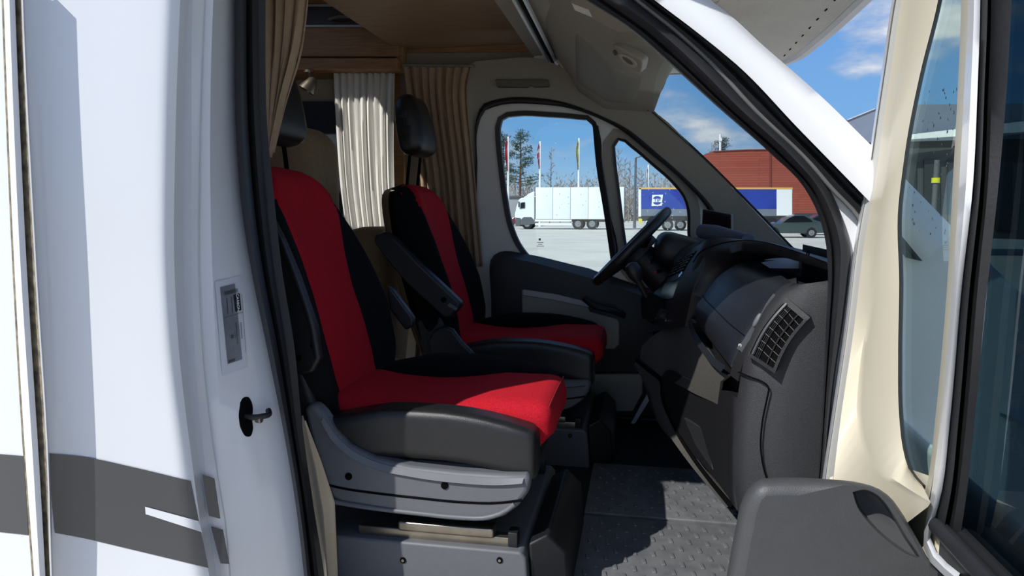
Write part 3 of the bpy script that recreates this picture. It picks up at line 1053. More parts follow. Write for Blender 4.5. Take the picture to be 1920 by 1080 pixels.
plate_holes('door_frame', px2(outer2, YD), [px2(offset_outline(mg, 3), YD), px2(offset_outline(qg, 3), YD)], 0.03, mat('white_door_frame', (214, 212, 206), 0.35, noise=0.03), dd)
ring('window_seal', px2(mgo, YD-0.024), px2(mg, YD-0.018), M_RUB, dd, Vector((0, 0.03, 0)))
ring('quarter_surround', px2(qgo, YD-0.022), px2(offset_outline(qg, 4), YD-0.018), M_GRT, dd, Vector((0, 0.03, 0)))
ring('quarter_seal', px2(offset_outline(qg, 5), YD-0.026), px2(qg, YD-0.02), M_RUB, dd, Vector((0, 0.03, 0)))
mw = plate('window_pane', px2(offset_outline(mg, 4), YD), (0, 0.004, 0), M_GLASS, dd, smooth=False)
qw = plate('quarter_pane', px2(offset_outline(qg, 3), YD), (0, 0.004, 0), M_GLASS, dd, smooth=False)
# dividing post with its run channel
loft('window_post', [cpx([(1113, 232), (1120, 313), (1133, 393), (1150, 510)], YD-0.03, 12), cpx([(1122, 236), (1130, 313), (1143, 393), (1160, 510)], YD-0.04, 12)], M_RUB, dd, thick=0.01)

# rain droplets on both panes
M_DROP = mat('water_drop', (250, 252, 255), 0.03, spec=0.5)
M_DROP.node_tree.nodes['Principled BSDF'].inputs['Transmission Weight'].default_value = 1.0
M_DROP.node_tree.nodes['Principled BSDF'].inputs['IOR'].default_value = 1.33
def droplets(parent, poly, Y, n, name='rain_droplets', rmin=0.0015, rmax=0.004, fn=None):
    A = np.array(poly)
    mn, mxx = A.min(0), A.max(0)
    V, Fc = [], []
    cnt = 0
    rr = random.Random(n)
    def inside(x, y):
        c_ = False
        j = len(A)-1
        for i in range(len(A)):
            if ((A[i][1] > y) != (A[j][1] > y)) and (x < (A[j][0]-A[i][0])*(y-A[i][1])/(A[j][1]-A[i][1])+A[i][0]):
                c_ = not c_
            j = i
        return c_
    while cnt < n:
        x, y = rr.uniform(mn[0], mxx[0]), rr.uniform(mn[1], mxx[1])
        if not inside(x, y):
            continue
        cnt += 1
        c_ = fn(x, y) if fn else P(x, y, Y)
        r = rr.uniform(rmin, rmax)
        b = len(V)
        st = rr.uniform(1.0, 1.8)
        dirs = [(1, 0, 0), (0, 0, 1), (-1, 0, 0), (0, 0, -1)] if not fn else [(0, 1, 0), (0, 0, 1), (0, -1, 0), (0, 0, -1)]
        nn = Vector((0, 1, 0)) if not fn else Vector((1, 0, 0))
        for d_ in dirs:
            V.append(c_ + Vector(d_)*r*(st if d_[2] else 1))
        V.append(c_ + nn*r*0.6)
        for k in range(4):
            Fc.append((b+k, b+(k+1) % 4, b+4))
    o = mesh(name, V, Fc, M_DROP, parent, True, 180)
    tag(o, None, None, kind='stuff')
    return o


droplets(mw, mg, YD+0.006, 110, rmin=0.001, rmax=0.0028)
droplets(qw, qg, YD+0.006, 70, rmin=0.001, rmax=0.0028)
# etched maker's mark low on the pane
for k, (x, y, w_, h_) in enumerate(((1012, 449, 4, 4), (1013, 454.5, 12, 1.2), (1013, 458, 8, 1.0), (1013, 461.5, 14, 1.0))):
    plate('etched_mark', q(x-w_/2, y-h_/2, x+w_/2, y+h_/2, YD-0.0005), (0, -0.0005, 0), mat('etched_grey', (165, 168, 162), 0.6), mw, smooth=False)

# black door trim, armrest and beige pocket
t0 = cpx([(922, 500), (926, 484), (936, 477), (985, 480), (1050, 494), (1130, 516), (1200, 540), (1300, 560)], 1.765, 40)
t1 = cpx([(921, 512), (925, 497), (938, 488), (985, 492), (1050, 508), (1130, 531), (1200, 555), (1300, 575)], 1.705, 40)
t2 = cpx([(922, 560), (930, 548), (950, 540), (985, 545), (1050, 560), (1110, 580), (1200, 600), (1300, 610)], 1.690, 40)
t3 = cpx([(922, 640), (930, 645), (950, 648), (985, 650), (1050, 655), (1120, 660), (1200, 665), (1300, 670)], 1.715, 40)
t4 = cpx([(922, 700), (930, 702), (950, 702), (985, 702), (1050, 702), (1120, 702), (1200, 702), (1300, 702)], 1.72, 40)
loft('armrest_panel', [t0, t1, t2, t3, t4], M_PLB, dd, thick=0.01, offset=-1)
M_POCK = mat('light_grey_door_pocket', (150, 146, 136), 0.6, noise=0.05)
pk = [(978, 543), (1040, 553), (1098, 566), (1105, 585), (1158, 599), (1161, 606), (1161, 646), (1152, 655), (1060, 655), (980, 640)]
plate('door_pocket', px2(pk, 1.672), (0, 0.03, 0), M_POCK, dd, bevel=0.006)
plate('pocket_lip', px2([(980, 543), (1040, 552), (1100, 566), (1104, 577), (1040, 563), (980, 554)], 1.664), (0, 0.02, 0), mat('pocket_lip_grey', (176, 176, 176), 0.45), dd, bevel=0.003)
plate('lower_trim', px2([(1060, 702), (1205, 702), (1205, 738), (1186, 772), (1060, 770)], 1.66), (0, 0.03, 0), M_POCK, dd, bevel=0.005)
plate('kick_strip', px2([(1214, 738), (1219, 748), (1182, 808), (1176, 806)], 1.64), (0, 0.02, 0), M_ALU, dd)
plate('door_bottom', px2([(915, 702), (1330, 702), (1320, 900), (915, 900)], 1.74), (0, 0.02, 0), M_PLB, dd)
# interior door handle hint
tube('pull_handle', cpx([(1095, 560, 1.66), (1110, 572, 1.63), (1150, 584, 1.63), (1170, 592, 1.66)], None, 12), 0.012, M_PLB, dd)

# ------------------------------------------------------------------ passenger door, swung open towards the viewer
pd = thing('passenger_door', 'open white passenger door with beige inner frame and grey armrest', 'door', (0.40, -0.05, 0.6))
XD = 0.365
E0 = [(1690, -80), (1673, 0), (1656, 113), (1640, 220), (1621, 350), (1605, 439), (1582, 624), (1559, 780), (1542, 895), (1530, 1000), (1520, 1100)]
E1 = [(1700, -80), (1683, 0), (1666, 113), (1650, 220), (1632, 350), (1616, 439), (1593, 624), (1570, 780), (1556, 895), (1546, 1000), (1538, 1100)]
E2 = [(1722, -80), (1711, 0), (1700, 80), (1672, 227), (1660, 300), (1637, 531), (1609, 717), (1606, 780), (1618, 846), (1642, 885), (1690, 920), (1740, 950)]
E2b = [(1728, -80), (1717, 0), (1706, 80), (1680, 227), (1667, 300), (1645, 531), (1618, 717), (1616, 780), (1628, 842), (1650, 878), (1696, 912), (1745, 942)]
E3 = [(1778, -80), (1765, 0), (1731, 139), (1708, 253), (1697, 330), (1690, 392), (1692, 531), (1690, 670), (1692, 780), (1700, 846), (1711, 882), (1735, 910)]
nE = 50
XE = lambda y: float(np.interp(y, [350, 624, 780, 895, 1100], [XD, 0.338, 0.319, 0.305, 0.290]))
def ex(L, dx=0.0, dX=0.0, w=1.0):
    return [(x+dx, y, XD + (XE(y)-XD)*w + dX) for x, y in L]
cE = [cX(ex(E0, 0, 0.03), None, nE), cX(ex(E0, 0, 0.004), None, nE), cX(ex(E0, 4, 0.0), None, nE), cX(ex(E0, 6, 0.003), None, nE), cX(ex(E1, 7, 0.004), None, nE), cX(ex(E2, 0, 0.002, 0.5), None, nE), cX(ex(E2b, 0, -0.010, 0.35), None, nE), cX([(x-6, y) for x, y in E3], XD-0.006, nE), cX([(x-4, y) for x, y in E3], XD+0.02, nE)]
loft('edge_flange', cE[:4], M_WHITE, pd, angle=60)
loft('edge_return', cE[3:5], mat('light_grey_band', (188, 187, 181), 0.45), pd, angle=60)  # plain pale grey band between white flange and beige frame
loft('inner_frame', cE[4:], M_BEI, pd, angle=60)
# lower inner panel behind armrest joins frame
low = cX(ex([(1556, 895), (1546, 1000), (1538, 1100), (1530, 1200)]), None, 20)
loft('inner_panel', [low, cX([(1650, 860), (1650, 1000), (1650, 1100), (1650, 1200)], XD+0.004, 20), cX([(1765, 900), (1765, 1000), (1765, 1100), (1765, 1200)], XD-0.004, 20)], M_BEI, pd)
loft('quarter_seal', [cX([(x-6, y) for x, y in E3], XD-0.002, nE), cX([(x-4, y) for x, y in E3], XD-0.008, nE), cX([(x, y) for x, y in E3], XD-0.003, nE), cX([(x+2, y) for x, y in E3], XD+0.018, nE)], M_RUB, pd, angle=80)
# quarter pane
G0 = [(1802, -80), (1802, 0), (1796, 162), (1786, 350), (1776, 531), (1753, 790), (1740, 900), (1730, 949)]
qpo = [PX(x, y, XD+0.02) for x, y in E3] + [PX(x+14, y, XD+0.02) for x, y in reversed(G0)]
qp = plate('quarter_pane', qpo, (0.004, 0, 0), M_GLASS_Q, pd, smooth=False)
droplets(qp, [(1735, 160), (1795, 160), (1780, 440), (1700, 440), (1700, 330)], 0, 70, fn=lambda x, y: PX(x, y, XD+0.026), rmin=0.0008, rmax=0.0022)
# post: beige return, white face
G1 = [(1815, -80), (1815, 0), (1808, 162), (1798, 350), (1786, 531), (1763, 790), (1749, 900), (1737, 960)]
G2 = [(1838, -80), (1838, 0), (1833, 162), (1824, 350), (1804, 531), (1781, 790), (1764, 930), (1748, 1000)]
nG = 40
loft('post_return', [cX(G0, XD+0.03, nG), cX(G0, XD-0.004, nG), cX(G1, XD-0.014, nG)], M_BEI, pd, angle=60)
gw = [(1740, 1012), (1746, 1035), (1762, 1056), (1790, 1075), (1830, 1098)]
G1x = [(1815, -80), (1815, 0), (1808, 162), (1798, 350), (1786, 531), (1763, 790), (1745, 930), (1732, 1005), (1734, 1040), (1756, 1066), (1790, 1095)]
G2x = [(1838, -80), (1838, 0), (1833, 162), (1824, 350), (1804, 531), (1781, 790), (1764, 930), (1748, 990), (1744, 1012), (1760, 1040), (1800, 1075)]
loft('white_post', [cX(G1x, XD-0.014, nG), cX([((a[0]+b[0])/2, (a[1]+b[1])/2) for a, b in zip(G1x, G2x)], XD-0.020, nG), cX(G2x, XD-0.014, nG), cX(G2x, XD+0.02, nG)], M_WHITE, pd, angle=70)
# run channel: black rubber bands
G3 = [(1852, -80), (1852, 0), (1846, 162), (1838, 350), (1819, 531), (1797, 790), (1782, 930), (1770, 990)]
G4 = [(1868, -80), (1868, 0), (1860, 162), (1852, 350), (1834, 531), (1812, 790), (1796, 930), (1786, 995)]
G5 = [(1900, -80), (1897, 0), (1888, 162), (1872, 350), (1852, 531), (1827, 790), (1812, 930), (1800, 1010)]
loft('run_channel', [cX(G2[:], XD+0.004, nG), cX(G2, XD-0.010, nG), cX(G3, XD-0.012, nG), cX(G3, XD-0.002, nG), cX(G4, XD-0.004, nG), cX(G5, XD+0.004, nG), cX(G5, XD+0.02, nG)], M_RUB, pd, angle=40)
# main pane
pts = [PX(x, y, XD+0.012) for x, y in G5]
mp_ = plate('window_pane', pts + [Vector((XD+0.012, -1.05, pts[-1].z-0.05)), Vector((XD+0.012, -1.05, pts[0].z))], (0.004, 0, 0), M_GLASS_T, pd, smooth=False)
box('rear_frame', (XD-0.01, -1.16, 0.75), (XD+0.04, -1.05, 2.0), M_WHITE, pd, r=0.01)
# belt line rubber and ledge
bl0, bl1 = PX(1757, 985, XD-0.012), PX(1850, 1085, XD-0.012)
dv = (bl1-bl0)
bl2 = bl1 + dv*1.6
tube('belt_rubber', [bl0, bl1, bl2], 0.010, M_RUB2, pd, seg=10)
bl3 = PX(1800, 1000, XD+0.008)
tube('belt_rubber', [bl3, bl3 + dv, bl3 + dv*2.5], 0.009, M_RUB, pd, seg=10)
lo_ = [bl0 + Vector((0.004, 0, -0.005)), bl2 + Vector((0.004, 0, -0.005)), bl2 + Vector((0.004, 0, -0.2)), bl0 + Vector((0.004, 0, -0.2))]
plate('belt_panel', lo_, (0.03, 0, 0), M_RUB, pd)
# outer skin
plate('outer_skin', [Vector((XD+0.07, 0.0, 0.5)), Vector((XD+0.07, -1.12, 0.5)), Vector((XD+0.07, -1.12, 1.16)), Vector((XD+0.07, -0.02, 1.20))], (0.02, 0, 0), M_WHITE, pd, bevel=0.01)
# armrest: padded block standing out from the door, with pull cup
AO = [(1428, 897), (1476, 895), (1545, 898), (1612, 905), (1645, 915), (1669, 932), (1690, 960), (1721, 1012), (1745, 1053), (1793, 1084), (1850, 1130), (1850, 1260), (1340, 1260), (1352, 1140), (1366, 1061), (1379, 991), (1394, 931), (1409, 908)]
YA = -0.42
ao = dens(AO, 90)
def sl_(d, Y, f=1.0):
    L = offset_outline(ao, d)
    return [P(x, y, Y) for x, y in L]
def dvar(scale):
    A = np.array(ao)
    r_ = np.interp(A[:, 0], [1500, 1590], [34, 7])*scale
    base_ = np.array(offset_outline(ao, 1.0)) - A
    return [tuple(v) for v in A - base_*r_[:, None]]
def slv(scale, Y):
    return [P(x, y, Y) for x, y in dvar(scale)]
Ls = [slv(1.0, YA-0.012), slv(0.55, YA-0.009), slv(0.2, YA+0.0), slv(0.04, YA+0.012), sl_(0, YA+0.025), sl_(0, YA+0.20)]
nn = len(ao)
CU = [(1598, 922), (1620, 917), (1643, 926), (1661, 944), (1677, 968), (1698, 1004), (1722, 1046), (1704, 1040), (1678, 1024), (1650, 1002), (1626, 977), (1607, 950)]
cu = dens(CU, 48)
# front face with a hole for the cup
plate_holes('armrest_face', slv(1.0, YA-0.012), [[P(x, y, YA-0.012) for x, y in cu]], 0.002, M_DOORG, pd)
V = [p for L in Ls for p in L]
Fc = []
for i in range(len(Ls)-1):
    for a in range(nn):
        b = (a+1) % nn
        Fc.append((i*nn+a, i*nn+b, (i+1)*nn+b, (i+1)*nn+a))
mesh('armrest', V, Fc, M_DOORG, pd, True, 60)
ci = offset_outline(cu, -7)
V = [P(x, y, YA-0.012) for x, y in cu] + [P(x, y, YA-0.008) for x, y in offset_outline(cu, -1)] + [P(x, y, YA+0.020) for x, y in offset_outline(cu, -3)] + [P(x, y, YA+0.024) for x, y in offset_outline(cu, -5)]
m_ = len(cu)
Fc = []
for i in range(3):
    for a in range(m_):
        b = (a+1) % m_
        Fc.append((i*m_+a, i*m_+b, (i+1)*m_+b, (i+1)*m_+a))
Fc.append(tuple(3*m_+a for a in range(m_)))
mesh('pull_cup', V, Fc, mat('cup_grey', (84, 85, 86), 0.5), pd, True, 60)


# ================================================================== SEATS
def make_seat(name, label, off, arm, hd_=0.0):
    """cab seat; drawn at the passenger's place, moved by off"""
    o = Vector(off)
    yc = 0.43                                  # centre line of the seat
    s = thing(name, label, 'seat', Vector((-0.42, yc, ZF)) + o)

    def R(nm, size, loc, m, r=0.01, rot=(0, 0, 0), seg=3, fn=None, par=s, mx=None):
        return rbox(nm, size, Vector(loc) + o, m, par, r=r, rot=rot, seg=seg, fn=fn, mx=mx)

    # ---- cushion: black bolsters left and right, red centre that rolls over the front
    def bol(v):
        u = (v.x + 0.25)/0.5
        z = v.z + 0.012*math.sin(max(0, min(1, u))*math.pi) - 0.030*max(0, u-0.55)**2*4 + (-0.03*max(0, 0.30-u)*2.5)
        return Vector((v.x, v.y, z))
    R('side_bolster', (0.52, 0.085, 0.120), (-0.478, 0.212, 1.032), M_LEA, 0.022, seg=10, fn=bol)
    R('side_bolster', (0.54, 0.10, 0.16), (-0.49, 0.642, 1.045), M_FAB, 0.034, seg=10, fn=bol)

    def cen(v):
        u = (v.x + 0.28)/0.56
        z = v.z - 0.022*max(0, 1-((u-0.35)/0.35)**2) + 0.006*(1-(v.y/0.2)**2)
        x = v.x - (0.045 if v.z < 0 else 0.0)*max(0, u)*1.0*min(1, -v.z/0.05 if v.z < 0 else 0)
        return Vector((x, v.y, z))
    R('cushion_insert', (0.58, 0.35, 0.150), (-0.482, 0.425, 1.030), M_RED, 0.042, seg=12, fn=cen)
    # piping seam on the red front edge
    seam = [Vector((-0.2032, 0.265 + 0.32*k/12, 1.0940 + 0.006*(1-((k-6)/7.5)**2))) + o for k in range(13)]
    tube('front_seam', seam, 0.0016, mat('dark_red_thread', (120, 14, 26), 0.9), s, seg=5)

    # ---- backrest, leaning back
    a = math.radians(17)
    base = Vector((-0.79, yc, 1.04)) + o
    ux, un = Vector((-math.sin(a), 0, math.cos(a))), Vector((math.cos(a), 0, math.sin(a)))
    H = 0.66

    def W(t):
        return float(np.interp(t, [0, 0.12, 0.3, 0.5, 0.7, 0.85, 0.93, 0.97, 1.0], [0.225, 0.262, 0.272, 0.258, 0.222, 0.180, 0.142, 0.106, 0.05]))

    def Rw(t):
        return float(np.interp(t, [0, 0.15, 0.3, 0.45, 0.6, 0.75, 0.86, 0.93, 0.97, 1.0], [0.120, 0.130, 0.130, 0.122, 0.132, 0.158, 0.174, 0.141, 0.106, 0.05]))

    def front(t, wv):
        Wt = W(t)
        e = min(1.0, abs(wv)/Wt)
        bolst = 0.082*float(np.interp(t, [0, 0.15, 0.35, 0.6, 0.85, 1], [0.5, 0.9, 1.0, 0.7, 0.25, 0]))
        d = 0.055 + bolst*max(0, (e-0.35)/0.65)**1.5 + 0.014*math.sin(t*math.pi) * (1 if e < 1 else 1)
        edge_r = max(0, (e-0.80)/0.20)
        d -= (0.055+bolst)*(1-math.sqrt(max(0, 1-edge_r**2)))
        topr = max(0, (t-0.88)/0.12)
        d -= 0.07*(1-math.sqrt(max(0, 1-topr**2)))
        return d

    def pt(t, wv, d):
        return base + ux*(t*H) + Vector((0, wv, 0)) + un*d
    nt_, nw = 34, 28
    V, Fc = [], []
    for i in range(nt_+1):
        t = i/nt_
        Wt = W(t)
        for j in range(nw+1):
            wv = -Wt*math.cos(math.pi*j/nw)
            V.append(pt(t, wv, front(t, wv)))
        for j in range(nw+1):
            wv = Wt*math.cos(math.pi*j/nw)
            e = abs(wv)/Wt
            V.append(pt(t, wv, -0.055*math.sqrt(max(0, 1-e**6))*(1-0.6*max(0, (t-0.9)/0.1))))
    row = 2*(nw+1)
    for i in range(nt_):
        for j in range(row):
            k = (j+1) % row
            Fc.append((i*row+j, i*row+k, (i+1)*row+k, (i+1)*row+j))
    Fc.append(tuple(range(row)))
    Fc.append(tuple(nt_*row+j for j in range(row)))
    recalc(mesh('backrest', V, Fc, M_FAB, s, True, 60))
    # red centre panel, a padded shell on the backrest front
    V, Fc = [], []
    n2 = 16
    for i in range(nt_+1):
        t = 0.015 + 0.98*i/nt_
        for j in range(n2+1):
            wv = Rw(t)*(2*j/n2-1)
            lift = 0.010*math.sqrt(max(0, 1-(2*j/n2-1)**6)) - 0.001
            V.append(pt(t, wv, front(t, wv)+lift))
    for i in range(nt_):
        for j in range(n2):
            k = i*(n2+1)+j
            Fc.append((k, k+1, k+n2+2, k+n2+1))
    # carry it over the top edge
    mesh('backrest_insert', V, Fc, M_RED, s, True, 60)
    # brown hard shell rim behind the backrest
    V, Fc = [], []
    for i in range(nt_+1):
        t = i/nt_
        for j in range(11):
            wv = (W(t)+0.006)*(2*j/10-1)
            e = abs(2*j/10-1)
            V.append(pt(t, wv, -0.040 - 0.045*math.sqrt(max(0, 1-e**8))))
    for i in range(nt_):
        for j in range(10):
            k = i*11+j
            Fc.append((k, k+1, k+12, k+11))
    mesh('back_shell', V, Fc, mat('brown_back_shell', (112, 92, 66), 0.6, noise=0.1), s, True, 60)

    # ---- headrest on two posts
    hb = pt(1.0, 0, 0.0)
    hr = R('headrest', (0.105, 0.235, 0.235), (0, 0, 0), M_LEA, 0.045, seg=5, par=s,
           fn=lambda v: Vector((v.x*(1-0.25*max(0, v.z/0.12)), v.y*(1-0.22*max(0, v.z/0.12)**2), v.z)))
    hr.data.transform(Matrix.Translation(-o))
    hr.data.transform(Matrix.Translation(hb + ux*(0.205 - hd_) + un*(0.100 - hd_)) @ Matrix.Rotation(-a*0.55, 4, 'Y'))
    for sy in (-0.065, 0.065):
        tube('headrest_post', [pt(0.96, sy, 0.012), hb + ux*0.14 + Vector((0, sy, 0)) + un*(0.085 - hd_)], 0.0065, M_BLK, hr, seg=8)
    # adjustment slots moulded in the headrest's side
    for dz in (0.15, 0.21):
        R('side_button', (0.032, 0.006, 0.03), (0, 0, 0), M_PLB, 0.002, seg=1, par=hr).data.transform(
            Matrix.Translation(hb + ux*(dz+0.03) + un*(0.10-hd_) - ux*hd_ + Vector((0, -0.116, 0)) - o) @ Matrix.Translation(o) @ Matrix.Translation(-o))

    # ---- grey plastic skirt with upper flange, groove and lower lip
    sk = [(568, 765), (586, 757), (604, 775), (625, 808), (655, 838), (700, 860), (770, 876), (860, 886), (940, 891), (985, 890), (996, 896), (990, 925), (970, 952), (945, 970), (915, 979), (860, 978), (760, 967), (640, 945), (610, 930), (590, 860)]
    y0 = 0.150
    skp = [P(x, y, y0) + o for x, y in sk]
    plate('skirt', skp, (0, 0.045, 0), M_PLG, s, bevel=0.012)
    plate('skirt', [p + Vector((0, 0.51, 0)) for p in skp], (0, 0.045, 0), M_PLG, s, bevel=0.012)
    zz = [p.z for p in skp]
    box('cushion_pan', Vector((-0.76, 0.19, min(zz)+0.03)) + Vector((o.x, o.y, 0)), Vector((-0.25, 0.67, 0.985)) + o, M_PLB, s, r=0.02)
    fl_t = cpx([(606, 782), (628, 814), (658, 843), (702, 865), (770, 881), (860, 892), (940, 897), (982, 896)], y0-0.002, 24)
    fl_b = cpx([(604, 790), (624, 824), (655, 853), (700, 876), (770, 892), (860, 904), (940, 908), (980, 905)], y0-0.003, 24)
    loft('skirt_flange', [[p + o for p in fl_t], [p + o + Vector((0, -0.006, 0)) for p in fl_b], [p + o + Vector((0, 0.004, -0.006)) for p in fl_b]], M_PLG, s, angle=60)
    tube('skirt_groove', [p + o for p in cpx([(600, 905), (640, 915), (700, 924), (780, 933), (860, 941), (930, 943), (978, 938)], y0, 20)], 0.003, M_BLK, s, seg=6)
    lip = cpx([(600, 935), (640, 943), (720, 955), (790, 963), (860, 970), (915, 970), (945, 960), (965, 945)], y0, 24)
    tube('skirt_lip', [p + o for p in lip], 0.006, M_PLG, s, seg=8)
    for (x, y) in ((654, 893), (834, 910)):
        c_ = P(x, y, y0) + o
        lathe('screw_hole', [(0.0085, 0.004), (0.0085, -0.003)], c_, (0, 1, 0), M_BLK, s, 16)
    # hinge cover between skirt and backrest
    R('hinge_cover', (0.12, 0.03, 0.20), (-0.80, 0.182, 1.09), M_PLB, 0.03, rot=(0, -0.30, 0), seg=3)
    R('hinge_cover', (0.12, 0.03, 0.20), (-0.80, 0.68, 1.09), M_PLB, 0.03, rot=(0, -0.35, 0), seg=3)

    # ---- steel slide rails
    yr = 0.185
    for yy in (0.19, 0.64):
        r_ = s
        p0_, p1_ = P(745, 985, 0.17), P(925, 1004, 0.17)
        zt = (p0_.z+p1_.z)/2
        k_ = box('slide_rail', Vector((p0_.x, yy-0.02, zt-0.012)) + o, Vector((p1_.x, yy+0.02, zt+0.012)) + o, M_STEEL, s, r=0.006)
        p2_ = P(968, 1012, 0.17)
        box('lower_rail', Vector((p0_.x-0.1, yy-0.015, zt-0.032)) + o, Vector((p2_.x, yy+0.015, zt-0.008)) + o, M_STEEL, s, r=0.004)
        box('rail_stop', Vector((p2_.x-0.02, yy-0.017, zt-0.028)) + o, Vector((p2_.x+0.002, yy+0.017, zt+0.006)) + o, M_PLB, s, r=0.002)
    box('seat_underside', Vector((-0.70, 0.20, 0.87)) + o, Vector((-0.27, 0.66, 0.93)) + o, M_BLK, s, r=0.01)
    # ---- seat box (console) with screws and angled front
    yb = 0.155
    zt = P(800, 1020, yb).z
    xf = P(985, 1030, yb).x
    bp = [Vector((-0.80, yb, zt)), Vector((xf-0.012, yb, zt)), Vector((xf, yb, zt-0.012)), Vector((xf+0.012, yb, ZF)), Vector((-0.80, yb, ZF))]
    plate('seat_box', [p + o for p in bp], (0, 0.55, 0), M_PLG, s, bevel=0.006)
    for (x, y) in ((756, 1050), (937, 1050)):
        c_ = P(x, y, yb) + o
        lathe('box_screw', [(0.007, 0.004), (0.007, -0.0025)], c_, (0, 1, 0), M_BLK, s, 14)
        lathe('screw_head', [(0.0035, 0.0), (0.0035, -0.004)], c_, (0, 1, 0), M_STEEL, s, 10)
    fp = [Vector((xf+0.004, yb+0.02, zt+0.012)), Vector((xf+0.045, yb+0.035, zt+0.030)), Vector((xf+0.085, yb+0.06, zt-0.02)), Vector((xf+0.095, yb+0.06, ZF)), Vector((xf+0.014, yb+0.02, ZF))]
    plate('box_front_cover', [p + o for p in fp], (0, 0.42, 0), M_PLB, s, bevel=0.006)

    # ---- armrest
    if arm == 'raised':                       # folded up along the backrest
        pts = px2([(508, 405), (532, 452), (560, 520), (592, 612), (600, 672), (585, 700), (556, 706), (538, 640), (520, 540)], 0.165)
        plate('armrest', [p + o for p in pts], (0, 0.022, 0), M_PLB, s, bevel=0.008)
        rim = c3([P(528, 448, 0.162), P(556, 520, 0.162), P(586, 612, 0.162), P(596, 670, 0.162)], 20)
        tube('armrest_rim', [p + o for p in rim], 0.009, M_PLS, s, seg=8)
        for (x, y) in ((566, 552), (587, 648), (560, 672)):
            lathe('bolt_hole', [(0.007, 0.004), (0.007, -0.002)], P(x, y, 0.163) + o, (0, 1, 0), M_BLK, s, 12)
        pts = px2([(724, 536), (736, 545), (774, 596), (774, 612), (760, 620), (730, 580)], 0.70)
        plate('armrest', [p + o for p in pts], (0, 0.03, 0), M_PLS, s, bevel=0.006)
    else:                                     # half lowered, pointing forward and down
        Ya = 1.05
        pts = px2([(699, 452), (704, 440), (718, 434), (740, 446), (790, 498), (862, 566), (864, 575), (846, 596), (832, 598), (760, 530), (720, 482)], Ya)
        plate('armrest', pts, (0, 0.05, 0), M_PLS, s, bevel=0.010)
        lathe('pivot_cap', [(0.010, 0.004), (0.010, -0.003)], P(832, 562, Ya), (0, 1, 0), M_BLK, s, 14)
        plate('armrest_end', px2([(843, 568), (858, 578), (855, 583), (838, 573)], Ya-0.004), (0, 0.01, 0), M_PLG, s, bevel=0.001)
        # rounded recliner cover at the side of the cushion
        pts = px2([(803, 640), (812, 620), (830, 612), (848, 618), (864, 640), (888, 664), (930, 678), (930, 700), (840, 690), (808, 670)], 1.06)
        plate('recliner_cover', pts, (0, 0.03, 0), M_PLS, s, bevel=0.008)
    return s


make_seat('passenger_seat', 'red and black passenger seat on a grey plastic base nearest the open door', (0, 0, 0), 'raised', 0.040)
make_seat('driver_seat', 'red and black driver seat behind the steering wheel on the far side', (0.065, 0.935, -0.01), 'lowered')


# ================================================================== DASHBOARD
da = thing('dashboard', 'dark grained dashboard with glovebox and side air vent', 'dashboard', (0.3, 0.9, ZF))
nD = 26
# glovebox lid: domed between its far and near edges
gl_l = cpx([(1420, 488), (1385, 494), (1352, 516), (1325, 550), (1306, 572), (1302, 590), (1307, 606)], 0.62, nD)
gl_r = cpx([(1494, 535), (1474, 548), (1452, 572), (1422, 610), (1394, 648), (1378, 672), (1370, 688)], 0.20, nD)
def bulge(A, B, t, v):
    return [a*(1-t)+b*t + Vector(v)*math.sin(math.pi*k/(len(A)-1)) for k, (a, b) in enumerate(zip(A, B))]
lid = loft('glovebox_lid', [[p + Vector((0.05, 0.01, 0)) for p in gl_l], gl_l, bulge(gl_l, gl_r, 0.08, (-0.012, 0, 0.006)), bulge(gl_l, gl_r, 0.3, (-0.022, 0, 0.012)), bulge(gl_l, gl_r, 0.6, (-0.022, 0, 0.012)),
                            bulge(gl_l, gl_r, 0.92, (-0.010, 0, 0.005)), gl_r, [p + Vector((0.05, -0.01, 0)) for p in gl_r]], M_PLS, da, angle=70)
i0, i1 = 18, 19
sm = [gl_l[17] * (1-t) + gl_r[17]*t + Vector((-0.0245, 0, 0.0125))*math.sin(math.pi*17/25)*min(1, 4*t*(1-t)+0.25) for t in np.linspace(0.02, 0.98, 14)]
tube('lid_seam', sm, 0.0007, M_BLK, lid, seg=5)
# lip under the lid
lp0 = cpx([(1303, 600, 0.62), (1310, 622, 0.58), (1330, 652, 0.46), (1352, 678, 0.33), (1370, 690, 0.21)], None, nD)
lp1 = cpx([(1304, 606, 0.63), (1309, 630, 0.60), (1328, 662, 0.48), (1350, 690, 0.35), (1370, 706, 0.23)], None, nD)
loft('lid_lip', [[p + Vector((-0.01, 0, 0.004)) for p in lp0], [p*0.5+r*0.5 + Vector((-0.02, 0, 0)) for p, r in zip(lp0, lp1)], lp1, [p + Vector((0.06, 0, 0)) for p in lp1]], M_PLB, da, angle=70)
# handle strip with catch
hs0 = cpx([(1456, 554), (1445, 566), (1428, 592), (1406, 624), (1390, 648), (1384, 654)], 0.175, 18)
hs1 = cpx([(1459, 557), (1450, 570), (1436, 598), (1414, 632), (1398, 656), (1392, 661)], 0.168, 18)
hst = loft('handle_strip', [hs0, [(a+b)/2 + Vector((-0.006, -0.004, 0.004)) for a, b in zip(hs0, hs1)], hs1], mat('grey_handle_strip', (72, 74, 78), 0.4), da, thick=0.004)
ck = cpx([(1426, 588), (1421, 600), (1413, 612)], 0.164, 8)
tube('latch_button', ck, [0.003, 0.005, 0.006, 0.0065, 0.0065, 0.006, 0.005, 0.003], M_PLG, hst, seg=8)
lathe('lock', [(0.0038, 0.003), (0.0038, -0.003)], P(1388, 647, 0.168), (0.4, 1, 0), M_CHROME, hst, 10)
